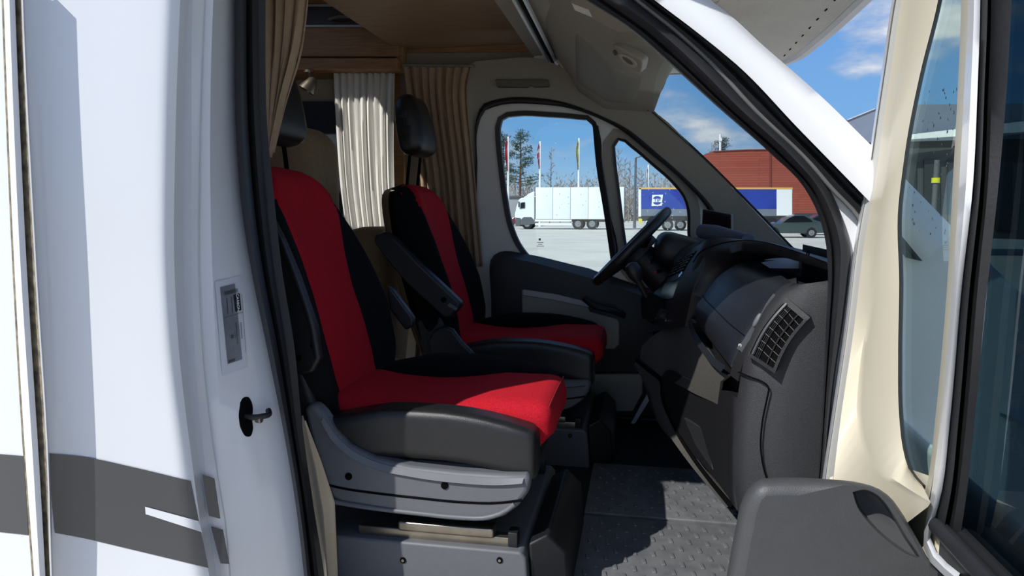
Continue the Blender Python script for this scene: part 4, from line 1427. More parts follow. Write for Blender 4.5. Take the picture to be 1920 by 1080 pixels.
# right surround of the lid up to the vent, and the grained end panel
e0 = cpx([(1494, 535), (1474, 548), (1452, 572), (1422, 610), (1394, 648), (1378, 676), (1372, 700)], 0.195, nD)
e1 = cpx([(1502, 533), (1482, 552), (1462, 578), (1432, 620), (1404, 660), (1390, 690), (1384, 715)], 0.150, nD)
loft('lid_surround', [e0, [(a+b)/2 + Vector((-0.010, 0, 0.004)) for a, b in zip(e0, e1)], e1], M_PLB, da, thick=0.01, offset=-1)
p0 = cpx([(1494, 534, 0.15), (1462, 548, 0.148), (1440, 572, 0.146), (1418, 610, 0.145), (1400, 655, 0.145), (1390, 700, 0.145), (1383, 745, 0.145), (1377, 800, 0.145), (1374, 860, 0.145), (1378, 920, 0.145), (1384, 960, 0.145)], None, 40)
p0b = [p + Vector((0.06, 0.30, 0.0)) for p in p0]
p1 = cpx([(1502, 533), (1478, 552), (1460, 585), (1440, 640), (1424, 700), (1415, 750), (1408, 800), (1405, 860), (1406, 900), (1408, 930), (1410, 960)], 0.118, 40)
p2 = cpx([(1526, 530), (1515, 560), (1505, 600), (1495, 660), (1488, 710), (1482, 760), (1478, 810), (1476, 850), (1476, 900), (1476, 930), (1476, 960)], 0.100, 40)
p3 = cpx([(1580, 522), (1575, 560), (1570, 600), (1566, 660), (1562, 710), (1558, 760), (1554, 810), (1550, 850), (1546, 900), (1543, 930), (1540, 960)], 0.104, 40)
loft('end_panel', [p0b, p0, p1, p2, p3], M_PLA, da, angle=70)
# joint line across the end panel
jl = cpx([(1386, 697, 0.142), (1400, 703, 0.130), (1443, 729, 0.105), (1440, 745, 0.106), (1431, 790, 0.107), (1428, 840, 0.107), (1433, 875, 0.107), (1442, 905, 0.106)], None, 34, True)
tube('panel_joint', [p + Vector((-0.002, -0.003, 0)) for p in jl], 0.0018, M_BLK, da, seg=6)

# air vent
def vq(u, v, h=0.0):
    """u across (0 left .. 1 right), v along (0 top .. 1 bottom)"""
    TL, TR, BR, BL = P(1474, 563, 0.118), P(1515, 598, 0.088), P(1453, 697, 0.088), P(1405, 665, 0.118)
    p = TL*(1-u)*(1-v) + TR*u*(1-v) + BR*u*v + BL*(1-u)*v
    bow = math.sin(math.pi*v)
    nv_ = (TR-TL).cross(BL-TL).normalized()
    if nv_.y > 0:
        nv_ = -nv_
    return p + nv_*(h + 0.004*bow) + (TL-TR).normalized()*0.006*bow
vent = None
nvv = 12
def vloop(m):
    L = [(m, m + (1-2*m)*k/nvv) for k in range(nvv)] + [(m + (1-2*m)*k/4, 1-m*0.6) for k in range(4)] + [(1-m, 1-m*0.6 - (1-1.6*m)*k/nvv) for k in range(nvv)] + [(1-m - (1-2*m)*k/4, m) for k in range(4)]
    return L
lo0, li0 = vloop(-0.04), vloop(0.05)
vent = ring('air_vent', [vq(u, v, 0.004) for u, v in lo0], [vq(u, v, 0.007) for u, v in li0], M_PLA, da, Vector((0.01, 0.03, 0)))
plate('vent_shade', [vq(u, v, 0.0015) for u, v in vloop(0.03)], Vector((0.002, 0.004, 0)), M_BLK, vent)  # flat black plate at the surface; its black paints the vent's shaded depth
M_FIN = mat('vent_fin', (36, 37, 40), 0.5)
def bar(nm, a, b, r, mm=M_FIN, fl=1.0):
    return tube(nm, [a, (a+b)/2, b], r, mm, vent, seg=6, flat=fl)
for u in (0.14,):
    tube('vent_slat', [vq(u, v, 0.007) for v in np.linspace(0.03, 0.96, 12)], 0.0036, mat('vent_slat_grey', (58, 60, 63), 0.4), vent, seg=6)
for u in (0.24, 0.30, 0.36):
    tube('vent_slat', [vq(u, v, 0.005) for v in np.linspace(0.03, 0.96, 12)], 0.0008, M_FIN, vent, seg=5)
tube('vent_slat', [vq(0.68, v, 0.005) for v in np.linspace(0.03, 0.97, 12)], 0.0013, M_FIN, vent, seg=5)
for k in range(7):
    v = 0.13 + k*0.118
    bar('vent_fin', vq(0.42, v, 0.003), vq(0.66, v+0.02, 0.004), 0.0008)
    bar('vent_fin', vq(0.70, v+0.02, 0.003), vq(0.93, v+0.035, 0.004), 0.0008)
    bar('vent_fin', vq(0.21, v-0.01, 0.006), vq(0.39, v-0.005, 0.006), 0.0008)

# top pad: raised hood over centre stack sweeping to the near end
T = [(1310, 468, 0.86), (1320, 452, 0.82), (1353, 446, 0.76), (1397, 450, 0.62), (1456, 460, 0.40), (1516, 481, 0.20), (1560, 500, 0.08)]
Hh = [(1300, 552, 0.74), (1326, 510, 0.74), (1352, 486, 0.70), (1388, 470, 0.58), (1424, 469, 0.46), (1466, 480, 0.32), (1560, 508, 0.08)]
tT, tH = cpx(T, None, 40), cpx(Hh, None, 40)
tM = [(a+b)/2 + Vector((-0.012, 0, 0.012)) for a, b in zip(tT, tH)]
tM0 = [a*0.9+b*0.1 + Vector((-0.004, 0, 0.004)) for a, b in zip(tT, tH)]
tH2 = [p + Vector((0.035, 0.0, -0.012)) for p in tH]
tH3 = [p + Vector((0.075, 0.0, -0.02)) for p in tH]
loft('top_pad', [tT, tM0, tM, tH, tH2, tH3], M_PLB, da, angle=70)
# crease line on the pad
tube('pad_crease', [a*0.62+b*0.38 + Vector((-0.0105, 0, 0.0105)) for a, b in zip(tT, tH)], 0.0016, M_BLK, da, seg=5)
# shelf behind the pad to the windscreen
tW = [Vector((0.66, 1.2 + (0.05-1.2)*k/39, 1.40)) for k in range(40)]
loft('top_shelf', [tT, [(a*0.6+b*0.4) + Vector((0, 0, -0.004)) for a, b in zip(tT, tW)], tW], M_PLB, da)
# open shelf above the lid (blue-grey inside wall)
sh0 = cpx([(1424, 480, 0.50), (1447, 487, 0.42), (1500, 503, 0.26), (1560, 524, 0.10)], None, 20)
sh1 = cpx([(1412, 492, 0.56), (1440, 500, 0.44), (1490, 528, 0.22), (1560, 545, 0.10)], None, 20)
loft('open_shelf', [[p + Vector((0.10, 0, 0.03)) for p in sh0], [p + Vector((0.10, 0, -0.05)) for p in sh0], [p + Vector((0.02, 0, -0.01)) for p in sh1]], M_PLS, da)
box('dash_core', (0.235, 0.17, 0.98), (0.66, 1.74, 1.32), M_BLK, da, r=0.01)

# centre stack
r0 = cpx([(1330, 455, 0.78), (1312, 505, 0.75), (1298, 548, 0.75), (1290, 585, 0.76), (1284, 612, 0.77)], None, 24)
r1 = cpx([(1322, 452, 0.86), (1290, 498, 0.84), (1270, 540, 0.84), (1258, 580, 0.85), (1245, 618, 0.86)], None, 24)
r2 = cpx([(1290, 470, 1.16), (1262, 506, 1.14), (1240, 545, 1.14), (1226, 585, 1.15), (1210, 625, 1.15)], None, 24)
stack = loft('centre_stack', [[p + Vector((0.10, 0, 0)) for p in r0], r0, r1, r2, [p + Vector((0.10, 0.02, 0)) for p in r2]], M_PLB, da, angle=60)
def onst(u, v, h=0.0):
    k = min(int(v*23), 22)
    t = v*23-k
    a = r1[k]*(1-t) + r1[k+1]*t
    b = r2[k]*(1-t) + r2[k+1]*t
    return a*(1-u) + b*u + Vector((-1, -0.3, 0.4)).normalized()*h
for (u0, u1, v0, v1) in ((0.06, 0.42, 0.12, 0.36), (0.52, 0.92, 0.12, 0.36)):
    fr_ = plate('centre_vent', [onst(u0, v0, 0.003), onst(u1, v0, 0.003), onst(u1, v1, 0.003), onst(u0, v1, 0.003)], (0.006, 0, 0), M_BLK, stack)
    for k in range(6):
        v = v0 + (v1-v0)*(k+0.5)/6
        tube('vent_slat', [onst(u0, v, 0.006), onst(u1, v, 0.006)], 0.0018, M_PLG, stack, seg=5)
rad = plate('radio', [onst(0.05, 0.44, 0.003), onst(0.95, 0.44, 0.003), onst(0.95, 0.66, 0.003), onst(0.05, 0.66, 0.003)], (0.004, 0, 0), mat('radio_face', (20, 21, 24), 0.2), stack)
for k in range(3):
    c_ = onst(0.2+0.3*k, 0.84, 0.004)
    lathe('control_knob', [(0.018, 0.0), (0.017, -0.016), (0.014, -0.018)], c_, (1, 0.3, -0.4), M_PLB, stack, 16)
for (u, v) in ((0.02, 0.40), (0.02, 0.90), (0.06, 0.42)):
    c_ = onst(u, v, 0.003)
    lathe('chrome_button', [(0.006, 0.0), (0.006, -0.004)], c_, (1, 0.3, -0.4), M_CHROME, stack, 10)

# lower dash in felt-like grey plastic, bulging towards the middle
f0 = cpx([(1206, 650, 1.02), (1228, 630, 0.97), (1271, 608, 0.88), (1302, 598, 0.74), (1320, 636, 0.58), (1346, 678, 0.40), (1372, 704, 0.22)], None, 30)
f1 = cpx([(1204, 662, 1.02), (1230, 650, 0.94), (1268, 640, 0.84), (1296, 645, 0.70), (1315, 675, 0.54), (1340, 708, 0.38), (1356, 716, 0.30)], None, 30)
f2 = cpx([(1203, 672, 1.02), (1225, 690, 0.96), (1247, 709, 0.88), (1275, 722, 0.74), (1310, 740, 0.54), (1338, 752, 0.40), (1350, 758, 0.34)], None, 30)
loft('knee_panel', [f0, f1, f2], M_PLF, da, angle=70, thick=0.006, offset=-1)
i0_ = cpx([(1335, 645, 0.50), (1350, 700, 0.42), (1352, 760, 0.40), (1356, 830, 0.36), (1365, 910, 0.30)], None, 16)
i1_ = cpx([(1425, 640, 0.17), (1420, 700, 0.17), (1420, 760, 0.17), (1420, 830, 0.17), (1420, 930, 0.17)], None, 16)
loft('shade_infill', [i0_, i1_], M_PLB, da)  # fills the gap; its black stands in for shade beside the end panel
# tray pocket below it with its lip
g0 = cpx([(1247, 706, 0.88), (1258, 694, 0.83), (1270, 696, 0.78), (1288, 708, 0.70), (1325, 722, 0.50), (1362, 733, 0.30), (1378, 740, 0.19), (1398, 750, 0.16)], None, 30)
g1 = cpx([(1250, 740, 0.87), (1266, 745, 0.80), (1285, 748, 0.72), (1305, 756, 0.62), (1335, 770, 0.44), (1362, 785, 0.30), (1378, 800, 0.19), (1398, 815, 0.16)], None, 30)
g2 = cpx([(1270, 796, 0.80), (1285, 806, 0.74), (1302, 820, 0.65), (1322, 838, 0.54), (1345, 860, 0.40), (1366, 890, 0.27), (1380, 915, 0.18), (1398, 935, 0.16)], None, 30)
g3 = cpx([(1308, 856, 0.64), (1320, 868, 0.58), (1334, 884, 0.50), (1348, 900, 0.40), (1362, 918, 0.30), (1372, 932, 0.22), (1382, 948, 0.17), (1398, 965, 0.16)], None, 30)
loft('tray_panel', [[p + Vector((0.02, 0, 0)) for p in g0], [p + Vector((-0.010, 0, 0.0)) for p in g0], [p + Vector((-0.012, 0, 0)) for p in g1], [p + Vector((-0.012, 0, 0)) for p in g2], [p + Vector((-0.008, 0, 0)) for p in g3]], M_PLB, da, angle=60)
tube('tray_edge', [p + Vector((-0.012, 0, 0.002)) for p in cpx([(1288, 708, 0.70), (1318, 719, 0.54), (1340, 726, 0.42)], None, 12)], 0.0016, M_PLG, da, seg=6)
plate('fuse_flap', [P(1287, 782, 0.685), P(1320, 800, 0.53), P(1334, 838, 0.46), P(1342, 880, 0.41), P(1310, 835, 0.585)], (-0.008, -0.008, 0), M_PLA, da, bevel=0.002)
# dark gap and side cheek of the console below
cr0 = cpx([(1201, 674, 1.04), (1225, 694, 0.98), (1247, 712, 0.90), (1250, 742, 0.89), (1272, 797, 0.81), (1309, 857, 0.65), (1345, 903, 0.44), (1380, 943, 0.19)], None, 36)
tube('console_gap', [p + Vector((-0.014, -0.01, 0)) for p in cr0], 0.006, M_BLK, da, seg=6)
ck1 = cpx([(1201, 690, 1.06), (1209, 726, 1.05), (1222, 765, 1.00), (1238, 800, 0.93), (1262, 828, 0.84), (1300, 872, 0.66), (1340, 915, 0.46), (1382, 957, 0.19)], None, 36)
loft('console_cheek', [[p + Vector((-0.006, 0, 0)) for p in cr0], [(a+b)/2 + Vector((-0.022, -0.01, 0)) for a, b in zip(cr0, ck1)], ck1, [p + Vector((0.10, 0.06, -0.03)) for p in ck1]], M_PLF, da, angle=70)

# driver's side of the dash with instrument hood
pr = [(0.66, 1.40), (0.32, 1.455), (0.18, 1.44), (0.12, 1.41), (0.11, 1.33), (0.06, 1.27), (0.06, 1.10), (0.16, 0.96), (0.30, 0.93)]
prs = spline(pr, 24)
loft('driver_dash', [[Vector((x, y, z - dz)) for x, z in prs] for y, dz in ((1.10, 0.02), (1.16, 0.0), (1.60, 0.0), (1.70, 0.015), (1.735, 0.05))], M_PLB, da, angle=60)
rbox('instrument_hood', (0.20, 0.36, 0.12), (0.15, 1.38, 1.405), M_PLB, da, r=0.05, rot=(0, 0.25, 0), seg=4)
# wiper-like clip standing on the top shelf
tube('shelf_clip', [P(1512, 482, 0.24), P(1514, 471, 0.24), P(1517, 471, 0.24), P(1516, 484, 0.24)], 0.0016, M_BLK, da, seg=5)

# ---------------------------------------------------------------- steering wheel
sc_ = Vector((-0.035, 1.37, 1.425))
swl = thing('steering_wheel', 'black steering wheel seen edge on in front of the driver seat', 'steering wheel', sc_)
dirp = (P(1250, 397, 1.37) - P(1120, 526, 1.37)).normalized()
yv = Vector((0, 1, 0))
axw = yv.cross(dirp).normalized()
if axw.x > 0:
    axw = -axw                                # towards the driver
ctr = (P(1250, 397, 1.37) + P(1120, 526, 1.37))/2
rad_ = (P(1250, 397, 1.37) - P(1120, 526, 1.37)).length/2
V, Fc = [], []
n1, n2 = 48, 12
for i in range(n1):
    th = 2*math.pi*i/n1
    d_ = dirp*math.cos(th) + yv*math.sin(th)
    for j in range(n2):
        ph = 2*math.pi*j/n2
        V.append(ctr + d_*(rad_ + 0.018*math.cos(ph)) + axw*0.0185*math.sin(ph))
for i in range(n1):
    for j in range(n2):
        Fc.append((i*n2+j, i*n2+(j+1) % n2, ((i+1) % n1)*n2+(j+1) % n2, ((i+1) % n1)*n2+j))
mesh('rim', V, Fc, M_LEA, swl)
hubc = ctr - axw*0.03
lathe('hub', [(0.085, -0.02), (0.085, 0.01), (0.075, 0.028), (0.05, 0.034)], hubc, axw, M_PLB, swl, 28)
for th in (0.0, 2.0, -2.0):
    d_ = -dirp*math.cos(th) + yv*math.sin(th)
    tube('spoke', [hubc + d_*0.07, ctr - axw*0.012 + d_*(rad_-0.008)], 0.016, M_PLB, swl, seg=8, flat=0.5)
col_ = thing('steering_column', 'black steering column shroud with stalks behind the wheel', 'steering column', hubc - axw*0.2)
tube('shroud', [hubc - axw*0.02, hubc - axw*0.22], [0.055, 0.075], M_PLB, col_, seg=16)
st0 = hubc - axw*0.05
tube('stalk', [st0, st0 + Vector((0.02, -0.12, 0.02)), st0 + Vector((0.0, -0.20, 0.01))], [0.009, 0.010, 0.013], M_PLB, col_, seg=8)
tube('stalk', [st0, st0 + Vector((0.02, 0.12, 0.02)), st0 + Vector((0.0, 0.20, 0.01))], [0.009, 0.010, 0.013], M_PLB, col_, seg=8)
tube('key', [st0 + Vector((0.05, -0.07, -0.03)), st0 + Vector((0.03, -0.12, -0.03))], 0.007, M_CHROME, col_, seg=8)
gs = thing('gear_lever', 'black gear lever rising from the centre console', 'gear lever', P(1205, 600, 1.05))
tube('gaiter', [P(1228, 580, 1.02), P(1212, 556, 1.00)], [0.05, 0.022], M_FAB, gs, seg=14)
tube('shaft', [P(1212, 556, 1.00), P(1194, 522, 0.98)], 0.010, M_PLB, gs, seg=10)
c_ = P(1190, 512, 0.98)
lathe('knob', [(0.012, -0.03), (0.022, -0.01), (0.026, 0.012), (0.020, 0.030), (0.008, 0.036)], c_, (P(1190, 512, 0.98)-P(1200, 535, 0.98)), M_PLB, gs, 18)

# ---------------------------------------------------------------- things on the dash
dev = thing('display_box', 'black display box standing on the dash by the far windscreen pillar', 'display', P(1340, 438, 1.35))
dp = [P(1317, 392, 1.40), P(1371, 402, 1.30), P(1371, 443, 1.30), P(1315, 438, 1.40)]
plate('housing', dp, (0.012, 0.035, 0), M_PLB, dev, bevel=0.004)
sc2 = [dp[0]*0.92+dp[2]*0.08, dp[1]*0.85+dp[3]*0.15, dp[2]*0.88+dp[0]*0.12, dp[3]*0.92+dp[1]*0.08]
plate('screen', [p + Vector((-0.002, -0.003, 0)) for p in sc2], (0.001, 0.001, 0), mat('black_screen', (10, 11, 13), 0.35), dev)
box('stand', dp[3] + Vector((0.02, -0.02, -0.06)), dp[3] + Vector((0.05, 0.02, 0.01)), M_PLB, dev)
ro = thing('rolled_cloth', 'blue grey rolled cloth lying on top of the dashboard', 'cloth', P(1350, 447, 1.10))
pa, pb = P(1318, 434, 1.22), P(1402, 452, 0.92)
tube('roll', [pa, pa*0.7+pb*0.3+Vector((0, 0, 0.003)), pa*0.35+pb*0.65, pb], [0.026, 0.028, 0.026, 0.022], mat('blue_grey_cloth', (78, 88, 106), 0.8, noise=0.15, nscale=30), ro, seg=16)
lathe('roll_end', [(0.018, 0.002), (0.012, 0.006), (0.004, 0.004)], pa, pa-pb, mat('blue_grey_cloth_end', (96, 106, 122), 0.8), ro, 14)

# ---------------------------------------------------------------- rubber mats
def tread_mesh():
    V, Fc = rb_data((0.011, 0.026, 0.005), 0.0022, 1)
    return V, Fc
def rmat(name, label, x0, x1, y0, y1, z):
    t = thing(name, label, 'floor mat', ((x0+x1)/2, (y0+y1)/2, ZF))
    box('mat_base', (x0, y0, ZF), (x1, y1, z), M_MAT, t, r=0.004)
    V, Fc = [], []
    tv, tf = tread_mesh()
    iy = 0
    y = y0 + 0.03
    while y < y1 - 0.02:
        x = x0 + 0.03 + (0.024 if iy % 2 else 0)
        while x < x1 - 0.02:
            b = len(V)
            ang = 0.15
            ca_, sa_ = math.cos(ang), math.sin(ang)
            V += [Vector((x + v.x*ca_ - v.y*sa_, y + v.x*sa_ + v.y*ca_, z + 0.001 + v.z)) for v in tv]
            Fc += [tuple(b+i for i in f_) for f_ in tf]
            x += 0.048
        y += 0.042
        iy += 1
    tr_ = mesh('tread_pattern', V, Fc, M_MAT, t, True, 60)
    tag(tr_, None, None, kind='stuff')
    return t
rmat('rubber_mat', 'grey studded rubber mat in the near footwell, close to the door sill', -0.15, 0.62, 0.14, 0.675, ZF+0.012)
rmat('rubber_mat', 'grey studded rubber mat in the middle of the cab floor', -0.15, 0.62, 0.685, 1.10, ZF+0.016)

# ---------------------------------------------------------------- jamb sticker and striker
stk = thing('vehicle_sticker', 'silver identification sticker on the white door jamb', 'sticker', P(432, 690, 0.03))
_s4j, _s6j = spline(J4, 60), spline(J6, 60)
def jamb_depth(x, y):
    a, b = np.interp(y, _s4j[:, 1], _s4j[:, 0]), np.interp(y, _s6j[:, 1], _s6j[:, 0])
    return JY[4] + (JY[6]-JY[4])*min(max((x-a)/(b-a), 0), 1)
def PJ(x, y, lift=0.002):
    return P(x, y, jamb_depth(x, y)) + Vector((lift, -lift, 0))
q0, q1, q2, q3 = PJ(402, 528), PJ(451, 516), PJ(463, 687), PJ(416, 703)
def st(u, v, h=0.004):
    return q0*(1-u)*(1-v) + q1*u*(1-v) + q2*u*v + q3*(1-u)*v + Vector((h, -h*0.3, 0))
M_SLV = mat('silver_label', (150, 154, 160), 0.35, metal=0.3, rgb2=(118, 122, 128), nscale=14)
def stgrid(nm, a0, a1, b0, b1, v0, v1, h, m):
    n_ = 8
    V, Fc = [], []
    for i in range(n_+1):
        for j in range(n_+1):
            t_ = i/n_
            u = (a0+(b0-a0)*t_) + ((a1+(b1-a1)*t_) - (a0+(b0-a0)*t_))*j/n_
            V.append(st(u, v0+(v1-v0)*t_, h))
    for i in range(n_):
        for j in range(n_):
            k = i*(n_+1)+j
            Fc.append((k, k+1, k+n_+2, k+n_+1))
    return mesh(nm, V, Fc, m, stk, False)
stgrid('film', 0, 1, 0, 1, 0, 1, 0.0005, mat('clear_film', (205, 209, 214), 0.25))
stgrid('silver_field', 0.16, 0.72, 0.22, 0.80, 0.07, 0.90, 0.0015, M_SLV)
M_INK = mat('black_ink', (24, 26, 30), 0.5)
def bars(u0, u1, v0, v1, n, horizontal=False, fill=0.5):
    V, Fc = [], []
    for k in range(n):
        a0 = k/n; a1 = (k+fill)/n
        if horizontal:
            cs_ = [st(u0, v0+(v1-v0)*a0, 0.0035), st(u1, v0+(v1-v0)*a0, 0.0035), st(u1, v0+(v1-v0)*a1, 0.0035), st(u0, v0+(v1-v0)*a1, 0.0035)]
        else:
            cs_ = [st(u0+(u1-u0)*a0, v0, 0.0035), st(u0+(u1-u0)*a1, v0, 0.0035), st(u0+(u1-u0)*a1, v1, 0.0035), st(u0+(u1-u0)*a0, v1, 0.0035)]
        b = len(V)
        V += cs_
        Fc.append((b, b+1, b+2, b+3))
    return mesh('fine_print', V, Fc, M_INK, stk, False)
bars(0.28, 0.80, 0.125, 0.165, 14)                    # barcode
plate('logo_field', [st(0.62, 0.185, 0.0028), st(0.86, 0.185, 0.0028), st(0.88, 0.37, 0.0028), st(0.65, 0.37, 0.0028)], (0.0003, -0.0001, 0), M_INK, stk, smooth=False)
xd, yd = (st(0.7, 0.9)-st(0.7, 0.1)), (st(1, 0.3)-st(0, 0.3))
text('logo_lettering', 'CARBON', st(0.745, 0.277, 0.0042), xd, yd, 0.0085, mat('label_lettering_white', (235, 236, 238), 0.5), stk, 0.0003)
bars(0.34, 0.36, 0.20, 0.37, 1, fill=1)
bars(0.52, 0.54, 0.20, 0.37, 1, fill=1)
bars(0.20, 0.92, 0.395, 0.399, 1, True, 1)
bars(0.25, 0.50, 0.86, 0.885, 5)
bars(0.80, 0.84, 0.50, 0.68, 12, True)
bars(0.62, 0.65, 0.48, 0.72, 18, True)
bars(0.55, 0.57, 0.58, 0.65, 5, True)
bars(0.40, 0.50, 0.60, 0.64, 6)
bars(0.93, 0.94, 0.20, 0.84, 1, fill=1)
stp = thing('door_striker', 'black door striker plate with steel loop on the white jamb', 'striker', P(462, 820, 0.03))
spo = [PJ(x, y, 0.003) for x, y in dens([(450, 755), (456, 745), (466, 744), (471, 752), (473, 790), (474, 805), (468, 818), (462, 818), (453, 806), (448, 785)], 40)]
plate('plate', spo, (-0.008, 0.004, 0), M_BLK, stp, bevel=0.002)
tube('loop', c3([PJ(461, 779), PJ(466, 779)+Vector((0.014, -0.008, 0)), PJ(472, 777)+Vector((0.026, -0.006, 0.0)), PJ(478, 775)+Vector((0.030, 0.0, 0)), PJ(480, 773)+Vector((0.022, 0.008, 0.004))], 20), 0.0058, M_PLB, stp, seg=10)
lathe('bolt', [(0.007, 0.004), (0.007, -0.006), (0.005, -0.008)], PJ(469, 784)+Vector((0.02, -0.004, 0)), (-1, 0.2, 0), M_STEEL, stp, 14)


# ================================================================== OUTSIDE
def far(x, y, Y):
    return P(x, y, Y)


M_TRW = mat('truck_white', (236, 238, 236), 0.45, noise=0.03, nscale=1)
M_TYRE = mat('tyre_black', (24, 24, 25), 0.85)
M_RIM = mat('wheel_rim_grey', (140, 142, 142), 0.4, metal=0.4)
M_DGL = mat('dark_vehicle_glass', (20, 24, 28), 0.08)
M_CHAS = mat('chassis_grey', (90, 92, 94), 0.6)


def wheel(parent, x, y, z, r, wd=0.3):
    w_ = lathe('wheel', [(r*0.55, -wd/2), (r*0.96, -wd/2), (r, -wd*0.3), (r, wd*0.3), (r*0.96, wd/2), (r*0.55, wd/2)], (x, y, z), (0, 1, 0), M_TYRE, parent, 24)
    lathe('rim', [(r*0.56, -wd/2-0.005), (r*0.50, -wd/2+0.06), (r*0.18, -wd/2+0.02), (r*0.16, -wd/2-0.04)], (x, y, z), (0, 1, 0), M_RIM, w_, 20)
    return w_


# --- white rigid truck, side on
YT = 63.0
tk = thing('box_truck', 'white rigid box truck parked side on across the yard', 'truck', (P(1070, 430, YT).x, YT+1.2, 0))
xb0, xb1 = P(1004, 400, YT).x, P(1170, 400, YT).x
zt_, zb_ = P(1070, 351, YT).z, P(1070, 411, YT).z
npan = 5
pw = (xb1-xb0)/npan
for k in range(npan):
    box('cargo_panel', (xb0 + k*pw + 0.02, YT-0.03, zb_), (xb0 + (k+1)*pw - 0.02, YT+0.02, zt_), M_TRW, tk, r=0.01)
box('cargo_box', (xb0, YT, zb_), (xb1, YT+2.5, zt_), mat('truck_joint_grey', (150, 154, 154), 0.5), tk, r=0.02)
xc0 = P(966, 400, YT).x
def tq(x, y):
    return Vector((P(x, y, YT).x, YT+0.05, P(x, y, YT).z))
co = [tq(966, 418), (tq(965, 402)), tq(968, 388), tq(973, 374), tq(977, 371), tq(1000, 369), tq(1002, 371), tq(1002, 418)]
cb = plate('truck_cab', co, (0, 2.4, 0), M_TRW, tk, bevel=0.06)
df = [tq(981, 370.5), tq(990, 364), tq(1000, 359), tq(1002, 360), tq(1002, 371)]
plate('roof_deflector', df, (0, 2.3, 0), M_TRW, tk, bevel=0.05)
plate('cab_window', [tq(976, 391) + Vector((0, -0.06, 0)), tq(977, 380) + Vector((0, -0.06, 0)), tq(984, 379) + Vector((0, -0.06, 0)), tq(984, 390) + Vector((0, -0.06, 0))], (0, 0.05, 0), M_DGL, tk)
plate('mirror', [tq(972, 388) + Vector((0, -0.2, 0)), tq(972, 378) + Vector((0, -0.2, 0)), tq(974, 378) + Vector((0, -0.2, 0)), tq(974, 388) + Vector((0, -0.2, 0))], (0, 0.2, 0), M_CHAS, tk)
plate('bumper', [tq(966, 418) + Vector((0, -0.05, 0)), tq(966, 408) + Vector((0, -0.05, 0)), tq(976, 409) + Vector((0, -0.05, 0)), tq(975, 424) + Vector((0, -0.05, 0)), tq(967, 424) + Vector((0, -0.05, 0))], (0, 2.4, 0), M_CHAS, tk, bevel=0.03)
plate('wheel_arch', [tq(975, 422) + Vector((0, -0.03, 0)), tq(976, 412) + Vector((0, -0.03, 0)), tq(982, 407) + Vector((0, -0.03, 0)), tq(996, 407) + Vector((0, -0.03, 0)), tq(1001, 412) + Vector((0, -0.03, 0)), tq(1002, 420) + Vector((0, -0.03, 0))], (0, 0.3, 0), M_CHAS, tk)
for yy in (413.5, 420.5):
    a, b = tq(1003, yy), tq(1072, yy)
    box('side_guard', (a.x, YT+0.02, a.z-0.10), (b.x, YT+0.10, a.z+0.10), M_TRW, tk, r=0.02)
box('chassis', (xc0+1.0, YT+0.6, 0.7), (xb1, YT+1.9, zb_), M_CHAS, tk)
for xx in (988, 1083.5, 1110):
    r = 0.52
    wheel(tk, P(xx, 420, YT).x, YT+0.22, r, r)
    wheel(tk, P(xx, 420, YT).x, YT+2.25, r, r)

# --- blue curtain trailer with logo
YB = 60.0
tl = thing('curtain_trailer', 'blue curtain sided trailer with round logo panel, seen either side of the windscreen pillar', 'trailer', (P(1340, 430, YB).x, YB+1.2, 0))
M_BLUE = mat('blue_tarpaulin', (34, 62, 160), 0.5, rgb2=(26, 50, 140), nscale=0.6)
M_GTARP = mat('grey_tarpaulin', (108, 116, 128), 0.55, noise=0.08, nscale=1)
def bq(x, y, d=0.0):
    p = P(x, y, YB)
    return Vector((p.x, YB-d, p.z))
box('trailer_body', bq(1199, 405) + Vector((0, 0.05, 0)), bq(1486, 352) + Vector((0, 2.5, 0)), mat('trailer_grey', (180, 182, 182), 0.5), tl, r=0.02)
plate('side_curtain', [bq(1200, 392, .02), bq(1458, 392, .02), bq(1458, 355, .02), bq(1200, 355, .02)], (0, 0.05, 0), M_BLUE, tl)
plate('curtain_skirt', [bq(1200, 404, .02), bq(1458, 404, .02), bq(1458, 392, .02), bq(1200, 392, .02)], (0, 0.05, 0), M_GTARP, tl)
plate('top_rail', [bq(1198, 355, .05), bq(1486, 355, .05), bq(1486, 351.5, .05), bq(1198, 351.5, .05)], (0, 0.1, 0), mat('amber_rail', (214, 170, 90), 0.5), tl)
plate('corner_post', [bq(1197, 406, .05), bq(1202, 406, .05), bq(1202, 353, .05), bq(1197, 353, .05)], (0, 0.1, 0), M_TRW, tl)
plate('end_panel', [bq(1456, 404, .04), bq(1485, 404, .04), bq(1485, 354, .04), bq(1456, 354, .04)], (0, 0.1, 0), M_TRW, tl)
lg = plate('logo_panel', [bq(1221.5, 386.5, .08), bq(1241, 385.5, .08), bq(1243, 365, .08), bq(1223, 365.5, .08)], (0, 0.03, 0), M_TRW, tl)
lc = bq(1232, 375.7, .10)
n_ = 32
ring('logo_ring', [lc + Vector((0.40*math.cos(t), 0, 0.37*math.sin(t))) for t in np.linspace(0, 2*math.pi, n_, endpoint=False)],
     [lc + Vector((0.31*math.cos(t), 0, 0.28*math.sin(t))) for t in np.linspace(0, 2*math.pi, n_, endpoint=False)], M_BLUE, lg, Vector((0, 0.01, 0)))
plate('logo_disc', [lc + Vector((0.31*math.cos(t), 0.004, 0.28*math.sin(t))) for t in np.linspace(0, 2*math.pi, n_, endpoint=False)], (0, 0.004, 0), M_BLUE, lg)
plate('logo_band', [lc + Vector((-0.42, -0.004, -0.15)), lc + Vector((0.42, -0.004, -0.15)), lc + Vector((0.42, -0.004, 0.15)), lc + Vector((-0.42, -0.004, 0.15))], (0, 0.004, 0), M_TRW, lg)
text('logo_lettering', 'TIP', lc + Vector((0, -0.02, 0)), (1, 0, 0), (0, 0, 1), 0.42, M_BLUE, lg, 0.005)
